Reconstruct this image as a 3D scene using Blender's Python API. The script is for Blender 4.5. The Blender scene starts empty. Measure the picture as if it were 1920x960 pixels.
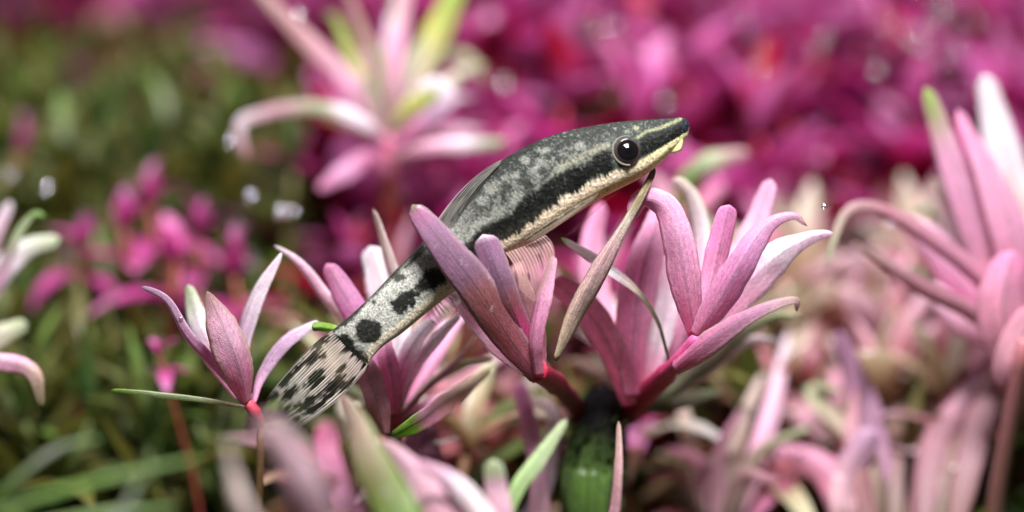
import bpy, math, random
import numpy as np
from mathutils import Vector, Matrix, Quaternion

SC = bpy.context.scene
COL = SC.collection
R = math.radians
rnd = random.Random(11)

# ------------------------------------------------------------------ camera
# 1 unit = 1 cm (a four centimetre fish photographed through a macro lens)
SC.unit_settings.system = 'METRIC'
SC.unit_settings.scale_length = 0.01
D0 = 22.0                     # distance to the plane of focus
FW = 8.2                      # width of the frame in that plane
PITCH = R(10)
FWD = Vector((0, math.cos(PITCH), -math.sin(PITCH)))
UP = Vector((0, math.sin(PITCH), math.cos(PITCH)))
RT = Vector((1, 0, 0))
CAM = -FWD * D0
K = FW / 1920 / D0
S0 = K * D0                   # cm per photo pixel at the focus plane

cam = bpy.data.cameras.new('camera')
cam.sensor_width = 36
cam.lens = 36 * D0 / FW
cam.clip_start = 0.5
cam.clip_end = 500
cam.dof.use_dof = True
cam.dof.focus_distance = D0
cam.dof.aperture_fstop = 0.098
camo = bpy.data.objects.new('camera', cam)
COL.objects.link(camo)
camo.location = CAM
camo.rotation_euler = (math.pi / 2 - PITCH, 0, 0)
SC.camera = camo

# ------------------------------------------------------------------ light
w = bpy.data.worlds.new('World')
SC.world = w
w.use_nodes = True
bg = w.node_tree.nodes['Background']
bg.inputs[0].default_value = (0.92, 0.93, 1.0, 1)
bg.inputs[1].default_value = 0.09


def lamp(name, loc, target, power, sx, sy, col):
    l = bpy.data.lights.new(name, 'AREA')
    l.shape = 'RECTANGLE'
    l.size, l.size_y = sx, sy
    l.energy = power
    l.color = col
    o = bpy.data.objects.new(name, l)
    COL.objects.link(o)
    o.location = loc
    o.rotation_euler = (Vector(target) - Vector(loc)).to_track_quat('-Z', 'Y').to_euler()
    return o


lamp('tank_lamp', (2.0, -7.5, 15.5), (0.2, 0.3, -1), 11600, 6, 3, (1.0, 0.98, 1.0))
lamp('tank_lamp_rear', (-1.0, 10, 16.5), (0, 9, -2), 2500, 12, 3, (1.0, 0.97, 1.0))

SC.view_settings.view_transform = 'Standard'
SC.view_settings.look = 'None'
SC.view_settings.exposure = 0.20
SC.view_settings.gamma = 1.0
SC.render.engine = 'CYCLES'
SC.cycles.use_denoising = True
SC.cycles.max_bounces = 8
SC.cycles.transparent_max_bounces = 24
SC.cycles.caustics_reflective = False
SC.cycles.caustics_refractive = False


# ------------------------------------------------------------------ helpers
def P(px, py, d=0.0):
    """world point that lies d cm behind the plane of focus on the ray of a photo pixel"""
    r = FWD + RT * ((px - 960) * K) + UP * ((480 - py) * K)
    return CAM + r * (D0 + d)


def hexl(h):
    c = [int(h[i:i + 2], 16) / 255 for i in (0, 2, 4)]
    return np.array([x / 12.92 if x <= .04045 else ((x + .055) / 1.055) ** 2.4 for x in c])


PAL = {k: hexl(v) for k, v in dict(
    pink='e890c2', hot='e4509a', rose='da769c', mauve='a56f98', violet='cc78b6', white='fbf5f8', cream='e6dccb',
    paleg='c8d4ac', green='7fa548', lime='a4cc50', olive='6f6b33', brown='8b6746', dusty='b26c74', red='b0183c',
    dkred='6e1426', magenta='aa2e72', mag2='c84e98', tan='b7a07f', lilac='cdb2cf', blush='f2c4d8', dgreen='3f5a2a',
    moss='56622c', grey='9aa093', dkmag='6c1a48', rust='9c4a3a', yel='d6d97a').items()}


def C(c):
    return PAL[c] if isinstance(c, str) else np.array(c)


def ground_z(y):
    return -5.2 + 0.11 * y


def tag(o, label=None, cat=None, group=None, kind=None):
    if label: o['label'] = label
    if cat: o['category'] = cat
    if group: o['group'] = group
    if kind: o['kind'] = kind
    return o


def empty(name, loc):
    o = bpy.data.objects.new(name, None)
    COL.objects.link(o)
    o.location = loc
    o.empty_display_size = 0.2
    return o


def mesh(name, V, F, cols=None, uv=None, alpha=None, smooth=True):
    me = bpy.data.meshes.new(name)
    me.from_pydata([tuple(v) for v in V], [], F)
    if cols is not None:
        a = me.color_attributes.new('Col', 'FLOAT_COLOR', 'POINT')
        c4 = np.ones((len(V), 4), dtype=np.float32)
        c4[:, :3] = np.clip(cols, 0, 1)
        if alpha is not None:
            c4[:, 3] = alpha
        a.data.foreach_set('color', c4.ravel())
    if uv is not None:
        l = me.uv_layers.new(name='UVMap')
        vi = np.empty(len(me.loops), dtype=np.int32)
        me.loops.foreach_get('vertex_index', vi)
        l.data.foreach_set('uv', np.asarray(uv, dtype=np.float32)[vi].ravel())
    if smooth:
        me.polygons.foreach_set('use_smooth', [True] * len(me.polygons))
    return me


def obj(name, me, mat, parent=None, loc=None):
    o = bpy.data.objects.new(name, me)
    COL.objects.link(o)
    if mat is not None and not me.materials:
        me.materials.append(mat)
    o.parent = parent
    if loc is not None:
        o.location = loc
    return o


def cr(pts, n):
    """catmull-rom through pts, n samples, chord spaced"""
    p = np.array(pts, dtype=float)
    if len(p) == 2:
        t = np.linspace(0, 1, n)[:, None]
        return p[0] * (1 - t) + p[1] * t
    e = np.vstack([2 * p[0] - p[1], p, 2 * p[-1] - p[-2]])
    m = len(p) - 1
    fine = []
    for i in range(m):
        t = np.linspace(0, 1, 16, endpoint=(i == m - 1))[:, None]
        a, b, c, d = e[i:i + 4]
        fine.append(0.5 * (2 * b + (c - a) * t + (2 * a - 5 * b + 4 * c - d) * t ** 2 + (3 * b - a - 3 * c + d) * t ** 3))
    f = np.vstack(fine)
    s = np.r_[0, np.cumsum(np.linalg.norm(np.diff(f[:, :3], axis=0), axis=1))]
    q = np.linspace(0, s[-1], n)
    return np.stack([np.interp(q, s, f[:, k]) for k in range(f.shape[1])], 1)


def interp(vals, t):
    x = np.linspace(0, 1, len(vals))
    return np.interp(t, x, vals)


def smooth_interp(vals, t):
    """rounded version of interp for outline widths"""
    n = 65
    y = np.interp(np.linspace(0, 1, n), np.linspace(0, 1, len(vals)), vals)
    k = np.array([1, 2, 3, 4, 3, 2, 1.]); k /= k.sum()
    yp = np.r_[[y[0]] * 3, y, [y[-1]] * 3]
    return np.interp(t, np.linspace(0, 1, n), np.convolve(yp, k, 'valid'))


def gradient(cols, t):
    """cols: list of (t, colour)"""
    ts = [c[0] for c in cols]
    cs = np.array([C(c[1]) for c in cols])
    return np.stack([np.interp(t, ts, cs[:, k]) for k in range(3)], -1)


def ramp(*names):
    return [(i / (len(names) - 1), n) for i, n in enumerate(names)]


def vn(x, y, seed=0):
    x = np.asarray(x, float); y = np.asarray(y, float)
    xi = np.floor(x).astype(np.int64); yi = np.floor(y).astype(np.int64)
    fx, fy = x - xi, y - yi
    fx = fx * fx * (3 - 2 * fx); fy = fy * fy * (3 - 2 * fy)

    def h(a, b):
        n = (a * 374761393 + b * 668265263 + seed * 2147483647) & 0x7fffffff
        n = ((n ^ (n >> 13)) * 1274126177) & 0x7fffffff
        n = (n ^ (n >> 16)) & 0xffff
        return n / 65535.0
    return (h(xi, yi) * (1 - fx) + h(xi + 1, yi) * fx) * (1 - fy) + (h(xi, yi + 1) * (1 - fx) + h(xi + 1, yi + 1) * fx) * fy


def fbm(x, y, seed=0, o=3):
    s = 0; a = .5; t = 0
    for i in range(o):
        s = s + a * vn(x * 2 ** i, y * 2 ** i, seed + i); t += a; a *= .5
    return s / t


def sst(a, b, x):
    t = np.clip((x - a) / (b - a), 0, 1)
    return t * t * (3 - 2 * t)


def grid_faces(ny, nx, wrap=False):
    F = []
    for j in range(ny - 1):
        for i in range(nx if wrap else nx - 1):
            k = (i + 1) % nx
            F.append((j * nx + i, j * nx + k, (j + 1) * nx + k, (j + 1) * nx + i))
    return F


# ------------------------------------------------------------------ materials
def new_mat(name):
    m = bpy.data.materials.new(name)
    m.use_nodes = True
    nt = m.node_tree
    for n in list(nt.nodes):
        nt.nodes.remove(n)
    return m, nt, nt.nodes, nt.links


def node(nt, typ, **kw):
    n = nt.nodes.new(typ)
    for k, v in kw.items():
        if k == 'inp':
            for a, b in v.items():
                n.inputs[a].default_value = b
        else:
            setattr(n, k, v)
    return n


def leaf_material(name, rough=0.36, trans=0.38, bump=0.25, veins=True, var=0.3, spots=False):
    m, nt, N, L = new_mat(name)
    out = node(nt, 'ShaderNodeOutputMaterial')
    att = node(nt, 'ShaderNodeAttribute', attribute_name='Col')
    uv = node(nt, 'ShaderNodeUVMap')
    mp = node(nt, 'ShaderNodeMapping'); mp.inputs['Scale'].default_value = (16, 2.2, 1)
    L.new(uv.outputs[0], mp.inputs[0])
    n1 = node(nt, 'ShaderNodeTexNoise', inp={'Scale': 1.0, 'Detail': 4.0, 'Roughness': .6})
    L.new(mp.outputs[0], n1.inputs['Vector'])
    tc = node(nt, 'ShaderNodeTexCoord')
    n2 = node(nt, 'ShaderNodeTexNoise', inp={'Scale': 26.0, 'Detail': 5.0, 'Roughness': .65})
    L.new(tc.outputs['Object'], n2.inputs['Vector'])
    mr = node(nt, 'ShaderNodeMapRange', inp={1: .25, 2: .75, 3: 1 - var, 4: 1 + var * .7})
    L.new(n1.outputs[0], mr.inputs[0])
    mr2 = node(nt, 'ShaderNodeMapRange', inp={1: .3, 2: .7, 3: 1 - var * .7, 4: 1 + var * .5})
    L.new(n2.outputs[0], mr2.inputs[0])
    mul = node(nt, 'ShaderNodeMath', operation='MULTIPLY')
    L.new(mr.outputs[0], mul.inputs[0]); L.new(mr2.outputs[0], mul.inputs[1])
    n3 = node(nt, 'ShaderNodeTexNoise', inp={'Scale': 95.0, 'Detail': 2.0, 'Roughness': .6})
    L.new(tc.outputs['Object'], n3.inputs['Vector'])
    mr3 = node(nt, 'ShaderNodeMapRange', inp={1: .32, 2: .68, 3: 1 - var * .8, 4: 1 + var * .7})
    L.new(n3.outputs[0], mr3.inputs[0])
    mp2 = node(nt, 'ShaderNodeMapping'); mp2.inputs['Scale'].default_value = (46, 1.6, 1)
    L.new(uv.outputs[0], mp2.inputs[0])
    n4 = node(nt, 'ShaderNodeTexNoise', inp={'Scale': 1.0, 'Detail': 3.0, 'Roughness': .6})
    L.new(mp2.outputs[0], n4.inputs['Vector'])
    mr4 = node(nt, 'ShaderNodeMapRange', inp={1: .3, 2: .7, 3: 1 - var * .5, 4: 1 + var * .4})
    L.new(n4.outputs[0], mr4.inputs[0])
    mul3 = node(nt, 'ShaderNodeMath', operation='MULTIPLY')
    L.new(mr3.outputs[0], mul3.inputs[0]); L.new(mr4.outputs[0], mul3.inputs[1])
    mul4 = node(nt, 'ShaderNodeMath', operation='MULTIPLY')
    L.new(mul.outputs[0], mul4.inputs[0]); L.new(mul3.outputs[0], mul4.inputs[1])
    def mth(op, a, b=None, c=None):
        q_ = node(nt, 'ShaderNodeMath', operation=op)
        for k_, v_ in enumerate((a, b, c)):
            if v_ is None: continue
            if isinstance(v_, (int, float)): q_.inputs[k_].default_value = v_
            else: L.new(v_, q_.inputs[k_])
        return q_.outputs[0]
    sep = node(nt, 'ShaderNodeSeparateXYZ'); L.new(uv.outputs[0], sep.inputs[0])
    au = mth('ABSOLUTE', mth('SUBTRACT', mth('FRACT', sep.outputs[0]), .5))
    midrib = node(nt, 'ShaderNodeMapRange', interpolation_type='SMOOTHSTEP', inp={1: .012, 2: .05, 3: .80, 4: 1.0}); L.new(au, midrib.inputs[0])
    ph = mth('ADD', mth('MULTIPLY', mth('SUBTRACT', mth('MULTIPLY', sep.outputs[1], 15.0), mth('MULTIPLY', au, 6.0)), 6.283), mth('MULTIPLY', n1.outputs[0], 5.0))
    sv = node(nt, 'ShaderNodeMapRange', interpolation_type='SMOOTHSTEP', inp={1: .80, 2: 1.0, 3: 1.0, 4: .84}); L.new(mth('SINE', ph), sv.inputs[0])
    veinf = mth('MULTIPLY', midrib.outputs[0], sv.outputs[0])
    tot = mth('MULTIPLY', mul4.outputs[0], veinf)
    mx = node(nt, 'ShaderNodeVectorMath', operation='SCALE')
    L.new(att.outputs['Color'], mx.inputs[0]); L.new(tot, mx.inputs['Scale'])
    if spots:
        n5 = node(nt, 'ShaderNodeTexNoise', inp={'Scale': 9.0, 'Detail': 6.0, 'Roughness': .7})
        L.new(tc.outputs['Object'], n5.inputs['Vector'])
        sk = node(nt, 'ShaderNodeMapRange', inp={1: .64, 2: .72, 3: 0.0, 4: .55}); L.new(n5.outputs[0], sk.inputs[0])
        mxs = node(nt, 'ShaderNodeMix', data_type='RGBA'); mxs.inputs['B'].default_value = (.16, .10, .05, 1)
        L.new(sk.outputs[0], mxs.inputs['Factor']); L.new(mx.outputs[0], mxs.inputs['A'])
        wk = node(nt, 'ShaderNodeMapRange', inp={1: .30, 2: .38, 3: .5, 4: 0.0}); L.new(n5.outputs[0], wk.inputs[0])
        mxw = node(nt, 'ShaderNodeMix', data_type='RGBA'); mxw.inputs['B'].default_value = (.80, .70, .74, 1)
        L.new(wk.outputs[0], mxw.inputs['Factor']); L.new(mxs.outputs['Result'], mxw.inputs['A'])
        src = mxw.outputs['Result']
    else:
        src = mx.outputs[0]
    bsdf = node(nt, 'ShaderNodeBsdfPrincipled', inp={'Roughness': rough, 'Specular IOR Level': .5, 'Coat Weight': .15, 'Coat Roughness': .2})
    L.new(src, bsdf.inputs['Base Color'])
    rr = node(nt, 'ShaderNodeMapRange', inp={1: .3, 2: .7, 3: rough - .08, 4: rough + .2})
    L.new(n2.outputs[0], rr.inputs[0]); L.new(rr.outputs[0], bsdf.inputs['Roughness'])
    hsv = node(nt, 'ShaderNodeHueSaturation', inp={'Saturation': 1.05, 'Value': 1.1})
    L.new(src, hsv.inputs['Color'])
    tr = node(nt, 'ShaderNodeBsdfTranslucent')
    L.new(hsv.outputs[0], tr.inputs[0])
    ad = node(nt, 'ShaderNodeMath', operation='ADD')
    L.new(n4.outputs[0], ad.inputs[0]); L.new(mth('ADD', n3.outputs[0], veinf), ad.inputs[1])
    bp = node(nt, 'ShaderNodeBump', inp={'Strength': bump, 'Distance': .02})
    L.new(ad.outputs[0], bp.inputs['Height'])
    L.new(bp.outputs[0], bsdf.inputs['Normal']); L.new(bp.outputs[0], tr.inputs['Normal'])
    mix = node(nt, 'ShaderNodeMixShader', inp={0: trans})
    L.new(bsdf.outputs[0], mix.inputs[1]); L.new(tr.outputs[0], mix.inputs[2])
    L.new(mix.outputs[0], out.inputs[0])
    return m


M_LEAF = leaf_material('leaf_tissue', .38, .55, .4, var=.24, spots=True)
M_BACK = leaf_material('thicket_leaf_tissue', .42, .42, .2, var=.22)
M_STEM = leaf_material('stem_tissue', .4, .12, .4)
M_DEAD = leaf_material('withered_leaf_tissue', .45, .15, .7, var=.5)


def fish_material():
    m, nt, N, L = new_mat('fish_skin')
    out = node(nt, 'ShaderNodeOutputMaterial')
    att = node(nt, 'ShaderNodeAttribute', attribute_name='Col')
    tc = node(nt, 'ShaderNodeTexCoord')
    n = node(nt, 'ShaderNodeTexNoise', inp={'Scale': 62.0, 'Detail': 4.0, 'Roughness': .75})
    L.new(tc.outputs['Object'], n.inputs['Vector'])
    mr = node(nt, 'ShaderNodeMapRange', inp={1: .34, 2: .62, 3: .42, 4: 1.35})
    L.new(n.outputs[0], mr.inputs[0])
    mx = node(nt, 'ShaderNodeVectorMath', operation='SCALE')
    L.new(att.outputs['Color'], mx.inputs[0]); L.new(mr.outputs[0], mx.inputs['Scale'])
    b = node(nt, 'ShaderNodeBsdfPrincipled', inp={'Roughness': .5, 'Specular IOR Level': .12, 'Subsurface Weight': .08, 'Subsurface Scale': .05})
    b.inputs['Subsurface Radius'].default_value = (1, .6, .4)
    L.new(mx.outputs[0], b.inputs['Base Color'])
    vo = node(nt, 'ShaderNodeTexVoronoi', inp={'Scale': 30.0})
    L.new(tc.outputs['Object'], vo.inputs['Vector'])
    ad = node(nt, 'ShaderNodeMath', operation='ADD')
    L.new(vo.outputs[0], ad.inputs[0]); L.new(n.outputs[0], ad.inputs[1])
    bp = node(nt, 'ShaderNodeBump', inp={'Strength': .42, 'Distance': .012})
    L.new(ad.outputs[0], bp.inputs['Height']); L.new(bp.outputs[0], b.inputs['Normal'])
    L.new(b.outputs[0], out.inputs[0])
    return m


def fin_material():
    m, nt, N, L = new_mat('fin_membrane')
    out = node(nt, 'ShaderNodeOutputMaterial')
    att = node(nt, 'ShaderNodeAttribute', attribute_name='Col')
    b = node(nt, 'ShaderNodeBsdfPrincipled', inp={'Roughness': .3, 'Specular IOR Level': .4})
    L.new(att.outputs['Color'], b.inputs['Base Color'])
    tr = node(nt, 'ShaderNodeBsdfTranslucent'); L.new(att.outputs['Color'], tr.inputs[0])
    mx0 = node(nt, 'ShaderNodeMixShader', inp={0: .35})
    L.new(b.outputs[0], mx0.inputs[1]); L.new(tr.outputs[0], mx0.inputs[2])
    tp = node(nt, 'ShaderNodeBsdfTransparent')
    mx = node(nt, 'ShaderNodeMixShader')
    L.new(att.outputs['Alpha'], mx.inputs[0]); L.new(tp.outputs[0], mx.inputs[1]); L.new(mx0.outputs[0], mx.inputs[2])
    L.new(mx.outputs[0], out.inputs[0])
    return m


def simple_material(name, col, rough=.4, **kw):
    m, nt, N, L = new_mat(name)
    out = node(nt, 'ShaderNodeOutputMaterial')
    b = node(nt, 'ShaderNodeBsdfPrincipled', inp={'Roughness': rough, **kw})
    tc = node(nt, 'ShaderNodeTexCoord')
    n = node(nt, 'ShaderNodeTexNoise', inp={'Scale': 6.0, 'Detail': 5.0})
    L.new(tc.outputs['Object'], n.inputs['Vector'])
    c = C(col)
    rp = node(nt, 'ShaderNodeValToRGB')
    rp.color_ramp.elements[0].position = .3; rp.color_ramp.elements[1].position = .7
    rp.color_ramp.elements[0].color = (*(c * .7), 1); rp.color_ramp.elements[1].color = (*np.clip(c * 1.25, 0, 1), 1)
    L.new(n.outputs[0], rp.inputs[0]); L.new(rp.outputs[0], b.inputs['Base Color'])
    L.new(b.outputs[0], out.inputs[0])
    return m


def attr_material(name, rough=.3, **kw):
    m, nt, N, L = new_mat(name)
    out = node(nt, 'ShaderNodeOutputMaterial')
    att = node(nt, 'ShaderNodeAttribute', attribute_name='Col')
    b = node(nt, 'ShaderNodeBsdfPrincipled', inp={'Roughness': rough, **kw})
    L.new(att.outputs['Color'], b.inputs['Base Color']); L.new(b.outputs[0], out.inputs[0])
    return m


def bubble_material():
    m, nt, N, L = new_mat('air_bubble_film')
    out = node(nt, 'ShaderNodeOutputMaterial')
    g = node(nt, 'ShaderNodeBsdfGlossy', inp={'Roughness': .08}); g.inputs[0].default_value = (.97, .97, 1, 1)
    t = node(nt, 'ShaderNodeBsdfTransparent')
    f = node(nt, 'ShaderNodeLayerWeight', inp={0: .55})
    mr = node(nt, 'ShaderNodeMapRange', inp={3: .35, 4: 1.0})
    L.new(f.outputs['Facing'], mr.inputs[0])
    mx = node(nt, 'ShaderNodeMixShader')
    L.new(mr.outputs[0], mx.inputs[0]); L.new(t.outputs[0], mx.inputs[1]); L.new(g.outputs[0], mx.inputs[2])
    L.new(mx.outputs[0], out.inputs[0])
    return m


M_FISH = fish_material()
M_FIN = fin_material()
M_EYE = attr_material('eye_gloss', .1, **{'Specular IOR Level': .5})
M_EYERING = simple_material('eyelid_skin', hexl('625e52'), .6)
M_PUPIL = simple_material('pupil_black', (.002, .002, .003), .1, **{'Specular IOR Level': .4})
M_LIP = simple_material('lip_skin', hexl('c2b682'), .35, **{'Subsurface Weight': .3, 'Subsurface Scale': .05})
M_BUB = bubble_material()
M_SOIL = simple_material('dark_soil', (.035, .045, .015), .8)
M_WALL = simple_material('rear_glass_growth', (.05, .02, .035), .7)
M_STUMP = attr_material('algae_stump', .55)
M_ROUGH = leaf_material('rough_bark', .75, .1, 1.0, var=.5)

# ------------------------------------------------------------------ the setting
gx = np.linspace(-32, 32, 90); gy = np.linspace(-19, 34, 90)
GX, GY = np.meshgrid(gx, gy)
GZ = ground_z(GY) + .5 * (fbm(GX * .5 + 50, GY * .5 + 50, 3) - .5)
V = np.stack([GX.ravel(), GY.ravel(), GZ.ravel()], 1)
tag(obj('substrate', mesh('substrate', V, grid_faces(90, 90)), M_SOIL), kind='structure')
V = [(-34, 33, -6), (34, 33, -6), (34, 33, 9), (-34, 33, 9), (-34, 34, -6), (34, 34, -6), (34, 34, 9), (-34, 34, 9)]
tag(obj('tank_back_wall', mesh('tank_back_wall', V, [(0, 1, 2, 3), (5, 4, 7, 6), (4, 0, 3, 7), (1, 5, 6, 2), (3, 2, 6, 7), (4, 5, 1, 0)], smooth=False), M_WALL), kind='structure')


# ------------------------------------------------------------------ plants traced leaf by leaf
WIDTH = 1.0
GLOW = 1.35


def leaf(par, pts, widths, cols, edge=None, roll=(0, 0), cup=.06, nx=11, ny=40, name='leaf', mat=None, rib=-.12, ruff=.03, seed=None, thick=.006, lift=.24, fold=.11, glow=None):
    """pts: (px, py, d) from base to tip; widths in photo pixels; cols: gradient base to tip"""
    seed = rnd.randrange(9999) if seed is None else seed
    W = np.array([tuple(P(*p)) for p in pts])
    dd = np.array([p[2] for p in pts])
    c = cr(W, ny)
    t = np.linspace(0, 1, ny)
    d = interp(dd, t)
    wd = WIDTH * smooth_interp(widths, t) * K * (D0 + d)
    tail = max(.06, min(.22, 0.5 * wd[-1] / max(1e-6, np.linalg.norm(np.diff(c, axis=0), axis=1).sum())))
    e = np.clip((t - (1 - tail)) / tail, 0, 1)
    wd = wd * np.sqrt(np.clip(1 - e ** 2, 0.0009, 1))
    wl_, wr_ = [1 + .14 * (vn(t * 8 + seed, t * 0 + .5 + q_, seed + 7) - .5) + .09 * (vn(t * 26 + seed, t * 0 + q_ + .5, seed + 8) - .5) for q_ in (0, 3)]
    T = np.gradient(c, axis=0); T /= np.linalg.norm(T, axis=1)[:, None]
    f = np.array(FWD)
    S = np.cross(T, f); S /= np.linalg.norm(S, axis=1)[:, None]
    Nn = np.cross(S, T)
    ro = np.radians(interp(list(roll), t))[:, None]
    S2 = S * np.cos(ro) + Nn * np.sin(ro)
    N2 = np.cross(S2, T)
    u = np.linspace(-1, 1, nx)
    V = np.empty((ny, nx, 3)); CO = np.empty((ny, nx, 3)); UV = np.empty((ny, nx, 2))
    g = gradient(cols, t)
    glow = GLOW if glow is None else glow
    hl = .55 * vn(t * 2.6 + seed * .37, t * 0 + 8.5, seed + 5) ** 2 * np.sin(np.pi * np.clip(t, 0, 1)) ** .5 * glow  # whitish highlight patches along the blade, painted into its colour
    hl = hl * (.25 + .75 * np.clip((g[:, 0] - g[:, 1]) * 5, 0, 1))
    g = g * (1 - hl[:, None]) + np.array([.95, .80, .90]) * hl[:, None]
    for i, a in enumerate(u):
        rf = ruff * wd * (vn(t * 7 + seed, np.full(ny, a * 1.5 + 5), seed) - .5) * 2 * (0.3 + abs(a))
        V[:, i] = c + S2 * (a * wd / 2 * (wl_ if a < 0 else wr_) + 0.25 * rf * abs(a))[:, None] + N2 * ((cup + fold) * wd * (abs(a) ** 1.35 - .35) + rf)[:, None]
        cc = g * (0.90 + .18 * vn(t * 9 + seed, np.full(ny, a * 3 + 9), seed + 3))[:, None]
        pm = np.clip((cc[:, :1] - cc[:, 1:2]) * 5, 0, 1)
        cc = cc * (1.07 if a > 0 else .95) * (1 + pm * np.array([.04, -.07, .0]))  # halves painted lighter and darker, like light falling on a folded blade
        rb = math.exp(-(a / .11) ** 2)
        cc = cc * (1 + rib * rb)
        if edge is not None:
            k = max(0, (abs(a) - .62) / .38) ** 1.6 * .95
            cc = cc * (1 - k) + C(edge) * k
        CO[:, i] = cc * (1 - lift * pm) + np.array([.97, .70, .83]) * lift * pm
        UV[:, i, 0] = (a + 1) / 2; UV[:, i, 1] = t
    UV += seed % 17
    loc = np.array(par.location)
    me = mesh(name, V.reshape(-1, 3) - loc, grid_faces(ny, nx), CO.reshape(-1, 3), UV.reshape(-1, 2))
    o = obj(name, me, mat or M_LEAF, par)
    if thick:
        s = o.modifiers.new('thickness', 'SOLIDIFY'); s.thickness = thick; s.offset = 0
    return o


def stem(par, pts, radii, cols, name='stem', n=30, m=10, mat=None, world=None, bump=.06):
    W = np.array([tuple(P(*p)) for p in pts]) if world is None else np.array(world)
    if world is None:
        dd = np.array([p[2] for p in pts])
    c = cr(W, n); t = np.linspace(0, 1, n)
    r = interp(radii, t) * (K * (D0 + interp(dd, t)) if world is None else 1)
    T = np.gradient(c, axis=0); T /= np.linalg.norm(T, axis=1)[:, None]
    a = np.array([0.31, .9, .2]); S = np.cross(T, a); S /= np.linalg.norm(S, axis=1)[:, None]
    B = np.cross(T, S)
    V = np.empty((n, m, 3)); CO = np.empty((n, m, 3)); UV = np.empty((n, m, 2))
    g = gradient(cols, t)
    sd = rnd.randrange(999)
    for i in range(m):
        th = 2 * math.pi * i / m
        rr = r * (1 + (.16 * np.abs(np.sin(t * 11 + sd)) ** 10 if n >= 30 else 0)) * (1 + bump * 2 * (vn(t * 12 + sd, np.full(n, i * .7), sd) - .5))
        V[:, i] = c + S * (rr * math.cos(th))[:, None] + B * (rr * math.sin(th))[:, None]
        CO[:, i] = g; UV[:, i] = np.stack([np.full(n, i / m), t], 1)
    V = V.reshape(-1, 3)
    F = grid_faces(n, m, True)
    V = np.vstack([V, c[0], c[-1] + T[-1] * r[-1] * .5])
    CO = np.vstack([CO.reshape(-1, 3), g[0], g[-1]]); UV = np.vstack([UV.reshape(-1, 2), [0, 0], [0, 1]])
    k0, k1 = n * m, n * m + 1
    for i in range(m):
        F.append(((i + 1) % m, i, k0)); F.append(((n - 1) * m + i, (n - 1) * m + (i + 1) % m, k1))
    return obj(name, mesh(name, V - np.array(par.location), F, CO, UV), mat or M_STEM, par)


def plant(name, base, label, cat='plant', group=None):
    """an Empty at the foot of a plant; base: the px, py, d where its lowest visible stem is"""
    b = P(*base)
    e = empty(name, (b.x, b.y + .3, ground_z(b.y)))
    return tag(e, label, cat, group)


def root(par, px, py, d, rpx, col0, col1):
    """the stem from the ground up to a traced point"""
    b = P(px, py, d); g = Vector(par.location) - Vector((0, 0, .2))
    m = b * .5 + g * .5 + Vector((rnd.uniform(-.2, .2), .15, 0))
    r = rpx * K * (D0 + d)
    return stem(par, None, [r * 1.1, r, r], ramp(col1, col0), world=[tuple(g), tuple(m), tuple(b)], n=18)


g1 = lambda *n: ramp(*n)

# --- A: the plant whose broad leaf crosses in front of the fish
A = plant('stem_plant', (1100, 800, 1.8), 'pink plant whose broad mauve leaf crosses in front of the fish')
leaf(A, [(1012, 712, .05), (958, 640, -.12), (897, 545, -.32), (838, 468, -.36), (772, 384, -.30)], [26, 52, 66, 72, 68, 54, 32],
     [(0, hexl('b85a74')), (.25, hexl('b06068')), (.5, hexl('9e5f58')), (.6, hexl('866078')), (.85, hexl('94688a')), (.95, hexl('a8648e')), (1, 'olive')],
     edge=hexl('a88a98'), roll=(8, -8), cup=.02, lift=.06, glow=.1)
leaf(A, [(1010, 705, .1), (985, 640, -.05), (945, 545, -.28), (905, 440, -.30)], [24, 42, 50, 52, 52],
     [(0, 'rose'), (.35, 'hot'), (.55, hexl('a85e64')), (.7, hexl('86607a')), (.95, hexl('a5789c')), (1, 'white')], edge=hexl('b896a8'), roll=(-14, 10), cup=.08, lift=.06, glow=.1)
leaf(A, [(1010, 705, .15), (988, 600, .0), (968, 520, -.05), (960, 468, .02)], [30, 60, 50, 22], [(0, 'rose'), (.5, hexl('a9685f')), (1, hexl('b8806c'))], roll=(0, 14))
leaf(A, [(1006, 705, .0), (1000, 640, -.12), (1014, 560, -.18), (1036, 478, -.1)], [26, 34, 42, 22], g1('rose', 'pink', hexl('b7808c')), roll=(30, 50), cup=.2)
leaf(A, [(992, 695, .2), (930, 640, .25), (872, 575, .3), (838, 540, .35)], [30, 46, 40, 20], g1('rose', 'blush', 'white'), edge='white')
stem(A, [(1003, 692, .05), (1045, 722, .6), (1078, 762, 1.4), (1104, 806, 1.8)], [21, 19, 18, 18], g1('red', 'dkred', hexl('8a1630')))
root(A, 1104, 806, 1.8, 15, 'dkred', 'moss')
WIDTH = 0.85
# the withered, rolled leaf that props the chin
wl = leaf(A, [(1041, 676, .05), (1076, 592, .0), (1130, 490, -.12), (1190, 387, -.12), (1212, 345, -.05), (1228, 312, .02)], [8, 34, 44, 40, 22, 17, 15],
     [(0, hexl('b3a878')), (.3, hexl('a98e6c')), (.55, hexl('c08f7a')), (.72, hexl('c9c2a6')), (.8, hexl('8f8440')), (1, hexl('83702c'))], edge=hexl('9a9468'), roll=(0, 30), cup=.4, mat=M_DEAD, rib=-.35)
tag(wl, 'withered rolled olive-brown leaf touching the chin of the fish')
leaf(A, [(1254, 676, .5), (1232, 600, .45), (1190, 540, .4), (1120, 488, .35), (1052, 446, .35)], [6, 10, 14, 34, 40, 18],
     [(0, 'olive'), (.40, hexl('7f7f64')), (.5, 'cream'), (.62, 'white'), (.93, 'white'), (1, 'lime')], roll=(-35, -55), cup=.0, lift=.1)

WIDTH = 0.8
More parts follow.
